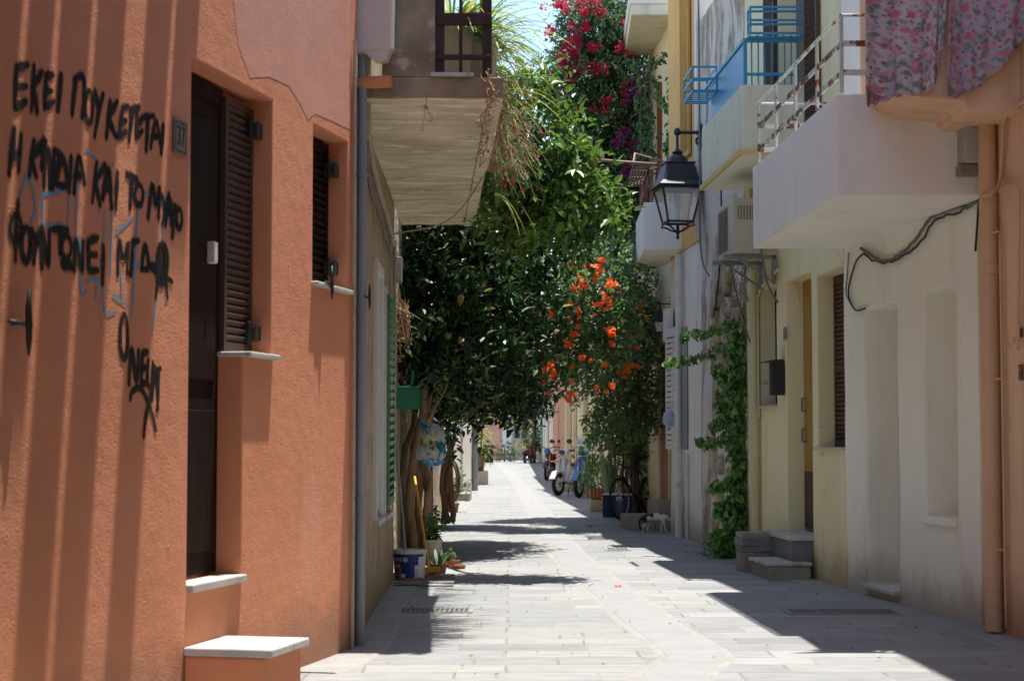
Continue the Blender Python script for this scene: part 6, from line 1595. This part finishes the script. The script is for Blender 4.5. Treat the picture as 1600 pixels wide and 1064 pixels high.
def scooter(label, loc, rot, body, side, basket=False, screen=True):
    t = thing('scooter', label, 'scooter', loc, rot, 'scooters parked on the right')
    wheel(t, (.62, 0, .27), .27, .05, spokes=5, hub=.06); wheel(t, (-.58, 0, .26), .26, .055, spokes=5, hub=.08)
    b = MB(); b.prism([(.50, -.16, .34), (.42, -.20, .55), (.36, -.17, .86), (.32, -.10, .93), (.32, .10, .93), (.36, .17, .86), (.42, .20, .55), (.50, .16, .34)], (-.07, 0, -.02)); b.build('leg_shield', body, t, bevel=.025, seg=3)
    b = MB(); b.prism([(.36, .13, .26), (-.25, .15, .26), (-.25, .15, .33), (.38, .13, .33)], (0, -.28, 0)); b.build('footboard', side, t, bevel=.02)
    b = MB(); b.prism([(-.12, .14, .34), (-.22, .16, .64), (-.50, .16, .74), (-.86, .10, .78), (-.90, .08, .70), (-.72, .14, .52), (-.45, .15, .38)], (0, -.29, 0)); b.build('rear_body', side, t, bevel=.035, seg=3)
    b = MB(); b.prism([(-.10, .13, .66), (-.14, .14, .74), (-.42, .14, .79), (-.80, .10, .83), (-.82, .09, .77), (-.45, .14, .72)], (0, -.26, 0)); b.build('seat', M_seat, t, bevel=.03, seg=3)
    b = MB(); b.prism([(.92, .065, .40), (.80, .08, .56), (.62, .08, .59), (.44, .08, .53), (.46, .08, .49), (.63, .08, .545), (.78, .08, .51), (.90, .065, .38)], (0, -.15, 0)); b.build('front_mudguard', body, t, bevel=.012)
    b = MB()
    for s in (-.075, .075): b.tube([(.36, s, .85), (.48, s, .60), (.62, s, .27)], .018, 8)
    b.build('fork', M_chrome, t, smooth=True)
    b = MB(); b.prism([(.40, -.13, .93), (.46, -.08, 1.02), (.36, -.11, 1.08), (.26, -.11, 1.04), (.26, -.13, .95)], (0, .24, 0)); b.build('headset', body, t, bevel=.03, seg=3)
    b = MB(); b.tube([(.20, -.36, 1.03), (.28, -.2, 1.06), (.32, 0, 1.05), (.28, .2, 1.06), (.20, .36, 1.03)], .015, 8); hb_ = b.build('handlebar', M_black, t, smooth=True)
    for s in (-1, 1):
        b = MB(); b.tube([(.26, .24*s, 1.06), (.24, .32*s, 1.18), (.24, .34*s, 1.22)], .007, 6); b.ball((.25, .36*s, 1.26), (.015, .075, .05))
        b.build('mirror', M_black, t, smooth=True)
    b = MB(); b.ball((.445, 0, 1.0), (.03, .085, .065), 14, 8); b.build('headlight', M_glassdark, t, smooth=True)
    for s in (-1, 1): b = MB(); b.ball((.44, .14*s, .80), (.03, .045, .035)); b.build('indicator', M_orangel, t, smooth=True)
    b = MB(); b.ball((-.885, 0, .70), (.03, .09, .05)); b.build('tail_light', M_redl, t, smooth=True)
    b = MB(); b.tube([(-.1, -.13, .25), (-.4, -.16, .24), (-.8, -.17, .32)], [.03, .045, .055], 10); b.build('exhaust', M_chrome, t, smooth=True)
    b = MB(); b.box(-.35, -.12, .16, -.05, .12, .34); b.tube([(-.1, .12, .26), (-.58, .11, .26)], .05, 8); b.build('engine', M_galv, t, bevel=.01)
    b = MB(); b.tube([(-.1, .1, .22), (-.2, .18, .01)], .012, 6); b.tube([(-.1, -.1, .22), (-.2, -.18, .01)], .012, 6); b.build('stand', M_black, t)
    if screen:
        b = MB(); b.prism([(.43, -.17, 1.03), (.33, -.14, 1.36), (.33, .14, 1.36), (.43, .17, 1.03)], (-.006, 0, 0)); b.build('windscreen', M_bagclear, t)
    return t
scooter('blue scooter with white panels just behind the green pot plants', (1.72, 40.6, 0), R(-112), M_scoot, M_scootw)
scooter('silver scooter with a bare front wheel left of the blue scooter', (1.38, 42.2, 0), R(-120), M_scootw, M_rim, screen=False)
def motorbike(label, loc, rot):
    t = thing('motorbike', label, 'motorbike', loc, rot)
    wheel(t, (.66, 0, .30), .30, .045, spokes=18); wheel(t, (-.60, 0, .30), .30, .05, spokes=18)
    b = MB()
    for s in (-.08, .08): b.tube([(.66, s, .30), (.44, s, .88), (.40, s, 1.0)], .02, 8)
    b.build('fork', M_chrome, t, smooth=True)
    b = MB()
    b.tube([(.42, 0, .86), (.2, 0, .6), (.05, 0, .34)], .03, 8)
    for s in (-.1, .1): b.tube([(.42, s*.2, .88), (-.1, s, .70), (-.78, s, .74)], .018, 8); b.tube([(-.2, s, .35), (-.60, s, .30)], .02, 8); b.tube([(-.45, s, .70), (-.58, s, .32)], .02, 8)
    b.build('frame', M_black, t, smooth=True)
    b = MB(); b.ball((.16, 0, .80), (.27, .14, .13), 16, 10); b.build('fuel_tank', M_maroon, t, smooth=True)
    b = MB(); b.prism([(-.05, .11, .78), (-.1, .12, .83), (-.75, .12, .86), (-.80, .1, .80), (-.4, .12, .76)], (0, -.23, 0)); b.build('seat', M_seat, t, bevel=.03, seg=3)
    b = MB(); b.box(-.12, -.13, .22, .20, .13, .44); b.tube([(.05, 0, .4), (.12, 0, .62)], .075, 12); b.build('engine', M_galv, t, bevel=.02)
    b = MB(); b.tube([(.15, -.1, .42), (.2, -.14, .22), (-.2, -.16, .2), (-.75, -.17, .32)], [.022, .022, .03, .045], 8); b.build('exhaust', M_chrome, t, smooth=True)
    b = MB(); b.tube([(.24, -.38, 1.06), (.34, -.2, 1.08), (.38, 0, 1.02), (.34, .2, 1.08), (.24, .38, 1.06)], .014, 8); b.build('handlebar', M_black, t, smooth=True)
    for s in (-1, 1):
        b = MB(); b.tube([(.3, .28*s, 1.08), (.28, .34*s, 1.24)], .007, 6); b.ball((.28, .36*s, 1.27), (.015, .07, .05))
        b.build('mirror', M_black, t, smooth=True)
    b = MB(); b.ball((.54, 0, .94), (.09, .11, .11), 16, 10); b.build('headlight', M_scoot, t, smooth=True)
    b = MB(); b.prism([(.98, .05, .42), (.86, .06, .60), (.66, .06, .65), (.48, .06, .60), (.5, .06, .57), (.66, .06, .62), (.84, .06, .57), (.95, .05, .40)], (0, -.12, 0)); b.build('front_mudguard', M_maroon, t, bevel=.008)
    b = MB(); b.prism([(-.45, .1, .70), (-.70, .1, .80), (-.93, .08, .70), (-.9, .08, .62), (-.7, .1, .70)], (0, -.2, 0)); b.build('rear_mudguard', M_maroon, t, bevel=.01)
    b = MB(); b.tube([(0, .1, .25), (-.05, .26, .01)], .012, 6); b.build('stand', M_black, t)
    return t
motorbike('maroon motorbike parked facing down the street by the dark doorway', (1.22, 58.3, 0), R(-100))
scooter('black scooter half hidden behind the palm planter', (-1.15, 55.0, 0), R(-80), M_seat, M_black, screen=False)['group'] = 'scooters parked on the left'
# ------------------------------------------------------------------ crate, pots on the right
q = G(972, 806)
t = thing('plastic_crate', 'blue plastic crate behind the bicycle wheel', 'crate', (1.80, 30.0, 0), R(-8))
b = MB(); b.box(-.27, -.18, 0, .27, -.165, .36); b.box(-.27, .165, 0, .27, .18, .36); b.box(-.27, -.165, 0, -.255, .165, .36); b.box(.255, -.165, 0, .27, .165, .36); b.box(-.255, -.165, 0, .255, .165, .015); b.build('body', M_bluecrate, t)
b = MB()
for z in (.34, .2, .05): b.box(-.28, -.195, z, .28, -.181, z+.02)
for x in (-.26, -.09, .08, .24): b.box(x, -.195, .071, x+.02, -.181, .199)
b.build('rib', M_bluecrate, t)
b = MB(); b.box(-.285, -.20, .362, .285, .2, .385); b.build('rim', M_print, t, bevel=.004)
q = G(936, 799)
t = thing('stone_plinth', 'pale yellow stone block carrying the terracotta trough', 'block', q, R(-4)); b = MB(); b.box(-.16, 0, 0, .19, .5, .205); b.build('block', M_cream, t, bevel=.015)
t = thing('terracotta_trough', 'fluted terracotta trough with a bright bushy plant on the stone block', 'potted plant', (q.x+.01, q.y+.22, .206), R(-4))
b = MB(); b.prism([(-.13, -.12, 0), (.15, -.12, 0), (.15, .2, 0), (-.13, .2, 0)], (0, 0, .03)); b.prism([(-.155, -.15, .03), (.17, -.15, .03), (.17, .22, .03), (-.155, .22, .03)], (0, 0, .17))
for k in range(6): b.tube([(-.14+k*.058, -.152, .02), (-.14+k*.058, -.152, .19)], .022, 8)
b.build('trough', M_terra, t, bevel=.006)
b = MB(); rg = random.Random(15)
for k in range(420):
    v = rv(rg); p = Vector((-.06+v.x*.24, -.02+v.y*.2, .48+v.z*.32)); b.leaf(p, (v+Vector((0, 0, rg.uniform(0, 1)))).normalized(), Vector((rg.uniform(-.5, .5), rg.uniform(-.5, .5), 1)), .09, .04, rg.randrange(2))
b.build('leaves', [M_pl1, M_iv2], t)
q = G(950, 790); pot_plant('snake_plant', 'tall upright snake plant between the trough and the bicycle', (1.72, 31.2, 0), .13, .16, .30, M_terra, 16, kind='blade', n=34, hh=.95, spread=.22, L=.075, mats=[M_snake, M_snake])
pot_plant('potted_vine', 'pot of trailing green leaves behind the snake plant', (1.82, 33.0, 0), .12, .15, .28, M_terra, 17, n=260, hh=.85, spread=.32, L=.10)
q = G(885, 768); t = thing('kerb_block', 'small sunlit stone block in front of the silver scooter', 'block', q); b = MB(); b.box(-.16, 0, 0, .16, .4, .17); b.build('block', M_cream, t, bevel=.012)
q = G(860, 747); t = thing('kerb_block', 'small stone block against the motorbike wheel', 'block', q); b = MB(); b.box(-.09, 0, 0, .09, .3, .2); b.build('block', M_pot, t, bevel=.012)
# bag on the shutter
pq = P(1046, 655, 23.6); t = thing('carrier_bag', 'clear carrier bag with blue and red print hanging beside the white shutter', 'bag', pq)
b = MB(); lump(b, (0, 0, 0), (.085, .07, .115), 3, .35); b.build('film', M_bagclear, t, smooth=True)
b = MB(); lump(b, (-.01, -.01, -.005), (.05, .045, .07), 6, .5, fr=5); b.build('contents', M_scoot, t, smooth=True)
b = MB(); lump(b, (0, -.01, .075), (.04, .03, .025), 8, .5); b.build('red_print', M_redl, t, smooth=True)
b = MB(); b.tube([(0, 0, .10), (.04, .02, .2), (.10, .05, .26)], .005, 5); b.tube([(-.01, 0, .1), (.03, .03, .2), (.10, .05, .26)], .004, 5); b.build('handle', M_bagclear, t)

# ------------------------------------------------------------------ cat
def cat_figure(loc, rot):
    t = thing('cat', 'white cat with black patches walking at the foot of the steps', 'cat', loc, rot)
    me = bpy.data.meshes.new('body')
    V = []; E = []; Rd = []
    def chain(pts, start=None):
        prev = start
        for (x, y, z, r_) in pts:
            V.append((x, y, z)); Rd.append(r_); k = len(V)-1
            if prev is not None: E.append((prev, k))
            prev = k
        return prev
    chain([(-.13, 0, .215, .062)])            # 0 hips
    chain([(-.04, 0, .212, .066)], 0)         # 1
    chain([(.06, 0, .215, .064)], 1)          # 2 chest
    chain([(.125, 0, .215, .055)], 2)         # 3 shoulder
    chain([(.175, 0, .205, .036)], 3)         # 4 neck
    chain([(.212, 0, .188, .042)], 4)         # 5 skull
    chain([(.240, 0, .172, .028)], 5)         # 6 muzzle
    for s in (-1, 1):
        chain([(-.135, .042*s, .175, .048), (-.095+.03*s, .045*s, .115, .028), (-.155+.03*s, .045*s, .065, .016), (-.140+.03*s, .045*s, .015, .015), (-.115+.03*s, .045*s, .012, .015)], 0)
        chain([(.115, .036*s, .165, .034), (.105-.03*s, .037*s, .10, .020), (.115-.035*s, .037*s, .05, .014), (.118-.035*s, .037*s, .014, .014), (.140-.035*s, .037*s, .012, .014)], 3)
    chain([(-.185, 0, .215, .020), (-.215, .0, .17, .015), (-.222, .005, .11, .013), (-.215, .01, .06, .012), (-.205, .01, .04, .010)], 0)
    me.from_pydata(V, E, [])
    o = bpy.data.objects.new('body', me); C.objects.link(o)
    o.modifiers.new('skin', 'SKIN'); sub = o.modifiers.new('sub', 'SUBSURF'); sub.levels = 2; sub.render_levels = 2
    for k, sv in enumerate(me.skin_vertices[0].data): sv.radius = (Rd[k], Rd[k]); sv.use_root = (k == 0)
    dg = bpy.context.evaluated_depsgraph_get(); dg.update(); nm = bpy.data.meshes.new_from_object(o.evaluated_get(dg))
    bpy.data.objects.remove(o)
    for m in (M_furw, M_furb, M_furt): nm.materials.append(m)
    for p in nm.polygons:
        c = p.center; k = 0; nz_ = noise.noise(c*22)*.02
        if c.x < -.175: k = 1
        elif -.16 < c.x+nz_ < -.02 and c.z > .215+nz_: k = 1
        elif c.x < -.10 and c.z > .14+nz_ and c.y < -.03: k = 1
        elif .05 < c.x+nz_ < .10 and c.z > .255: k = 1
        if c.x > .185 and c.z > .205+nz_: k = 2
        p.material_index = k; p.use_smooth = True
    o = bpy.data.objects.new('body', nm); C.objects.link(o); o.parent = t
    b = MB()
    for s in (-1, 1): b.prism([(.196, .014*s, .222), (.206, .040*s, .212), (.196, .034*s, .255)], (.008, 0, 0))
    b.build('ear', M_furt, t)
    b = MB()
    for s in (-1, 1): b.ball((.243, .019*s, .193), .006, 8, 5)
    b.build('eye', M_eye, t, smooth=True)
    b = MB(); b.ball((.266, 0, .175), (.005, .007, .005), 8, 5); b.build('nose', M_nose, t, smooth=True)
    return t
q = G(1024, 832); cat_figure((q.x, q.y, 0), R(-14))

# ------------------------------------------------------------------ far street
def bush(name, label, c, r, n, L, mats, seed, cat='shrub', trunk=None, group=None):
    t = thing(name, label, cat, (c[0], c[1], 0), 0, group)
    b = MB(); base = Vector((c[0], c[1], 0)); leaves(b, base, [(Vector(c)+Vector(o), rr) for o, rr in r], n, L, L*.55, len(mats), seed, shell=.3)
    b.build('crown', mats, t)
    b = MB()
    limb(b, [(0, 0, 0), (.03, 0, c[2]*.5), (0, 0, c[2])], trunk or .05, (trunk or .05)*.6, 7, seed, .02)
    for k, (o, rr) in enumerate(r): limb(b, [(0, 0, c[2]*.5), tuple(Vector((0, 0, c[2]*.8))+Vector(o)*.5), tuple(Vector((0, 0, c[2]))+Vector(o))], .03, .012, 5, seed+k, .02)
    b.build('trunk', M_barkd, t, smooth=True); return t
p = P(788, 699, 112); bush('round_bush', 'dark rounded bush in front of the far pink house', (p.x, 112, .85), [((0, 0, 0), (.5, .5, .5)), ((.2, 0, -.35), (.4, .4, .4)), ((-.3, 0, -.3), (.35, .4, .4))], 700, .16, [M_lf1, M_bg1], 5)
p = P(835, 640, 106); bush('olive_tree', 'grey green tree hanging over the pots at the far right', (p.x, 106, 3.4), [((0, 0, 0), (.8, .7, .9)), ((-.5, 0, -.9), (.6, .6, .6)), ((.2, 0, 1.0), (.8, .7, .7)), ((-.3, 0, .6), (.7, .6, .7)), ((-.1, 0, -1.5), (.7, .5, .4))], 1900, .2, [M_far1, M_bg2], 6, 'tree', .09)
p = P(838, 712, 107)
for k, dx in enumerate((0, .42)):
    pot_plant('far_potted_bush', ('bushy plant in the left white pot at the far right', 'bushy plant in the right white pot beside the teal shutters')[k], (p.x+dx*1.1-.2, 107.5-k*.4, 0), .17, .24, .55, M_potw, 20+k, n=420, hh=1.2, spread=.55, L=.18, mats=[M_far1, M_pl1], group='white pots at the far right')
p = P(858, 600, 88); bush('street_tree', 'small tree with orange blossom before the teal shutters', (p.x-.05, 88, 3.6), [((0, 0, .2), (.5, .5, .5)), ((-.3, 0, .6), (.45, .4, .4)), ((.1, 0, -.5), (.35, .4, .4))], 800, .16, [M_far1, M_lf1], 8, 'tree', .08)
scooter('dark scooter with a red tail lamp far down the street by the white pots', (.95, 104, 0), R(70), M_maroon, M_black, screen=False)['group'] = 'scooters parked on the right'
t = thing('wheelie_bin', 'dark bin at the far left of the street', 'bin', (-1.35, 100.0, 0)); b = MB(); b.prism([(-.30, -.35, .08), (.30, -.35, .08), (.36, -.40, 1.0), (-.36, -.40, 1.0)], (0, .75, 0)); b.build('body', M_seat, t, bevel=.03)
b = MB(); b.prism([(-.40, -.45, 1.0), (.40, -.45, 1.0), (.38, -.4, 1.08), (-.38, -.4, 1.08)], (0, .85, 0)); b.build('lid', M_rubber, t, bevel=.02); b = MB()
for x in (-.28, .28): b.torus((x, .3, .1), .075, .025, 'x', 16, 6)
b.build('wheel', M_rubber, t, smooth=True)
bush('balcony_climber', 'tall green mass closing the street end above the roofs', (.9, 128, 8.0), [((0, 0, 0), (2.0, 1, 2.0)), ((-2, 0, -.5), (1.8, 1, 1.6)), ((2, 0, .4), (1.8, 1, 1.7)), ((0, 0, 2), (1.6, 1, 1.2))], 2400, .4, [M_far1, M_bg1], 12, 'tree', .25)
# fallen petals on the paving
t = thing('fallen_petal', 'single red petal on the pale drain channel', 'petal', G(965, 919)+Vector((0, 0, .012))); b = MB(); b.leaf(Vector((0, 0, 0)), Vector((1, .3, .3)), Vector((0, 0, 1)), .05, .04); b.leaf(Vector((0, 0, 0)), Vector((-1, .5, .4)), Vector((0, 0, 1)), .04, .04); b.build('petal', M_mag, t)
t = thing('fallen_petal', 'reddish fallen blossom lying in the shade before the cat', 'petal', G(921, 824)+Vector((0, 0, .012))); b = MB(); b.leaf(Vector((0, 0, 0)), Vector((1, .3, .3)), Vector((0, 0, 1)), .07, .05); b.leaf(Vector((0, 0, 0)), Vector((-1, .5, .4)), Vector((0, 0, 1)), .06, .05); b.build('petal', M_redfl, t)
b = MB(); rg = random.Random(99)
for k in range(150):
    x, y = rg.uniform(-1.0, 2.9), 9.5+abs(rg.gauss(0, 9)); s = rg.uniform(.006, .02)
    b.leaf(Vector((x, y, .012)), Vector((rg.uniform(-1, 1), rg.uniform(-1, 1), .15)), Vector((0, 0, 1)), s*2, s)
tag(b.build('leaf_litter', M_soilp), 'scattered dry leaf scraps on the paving', 'leaf litter', kind='stuff')
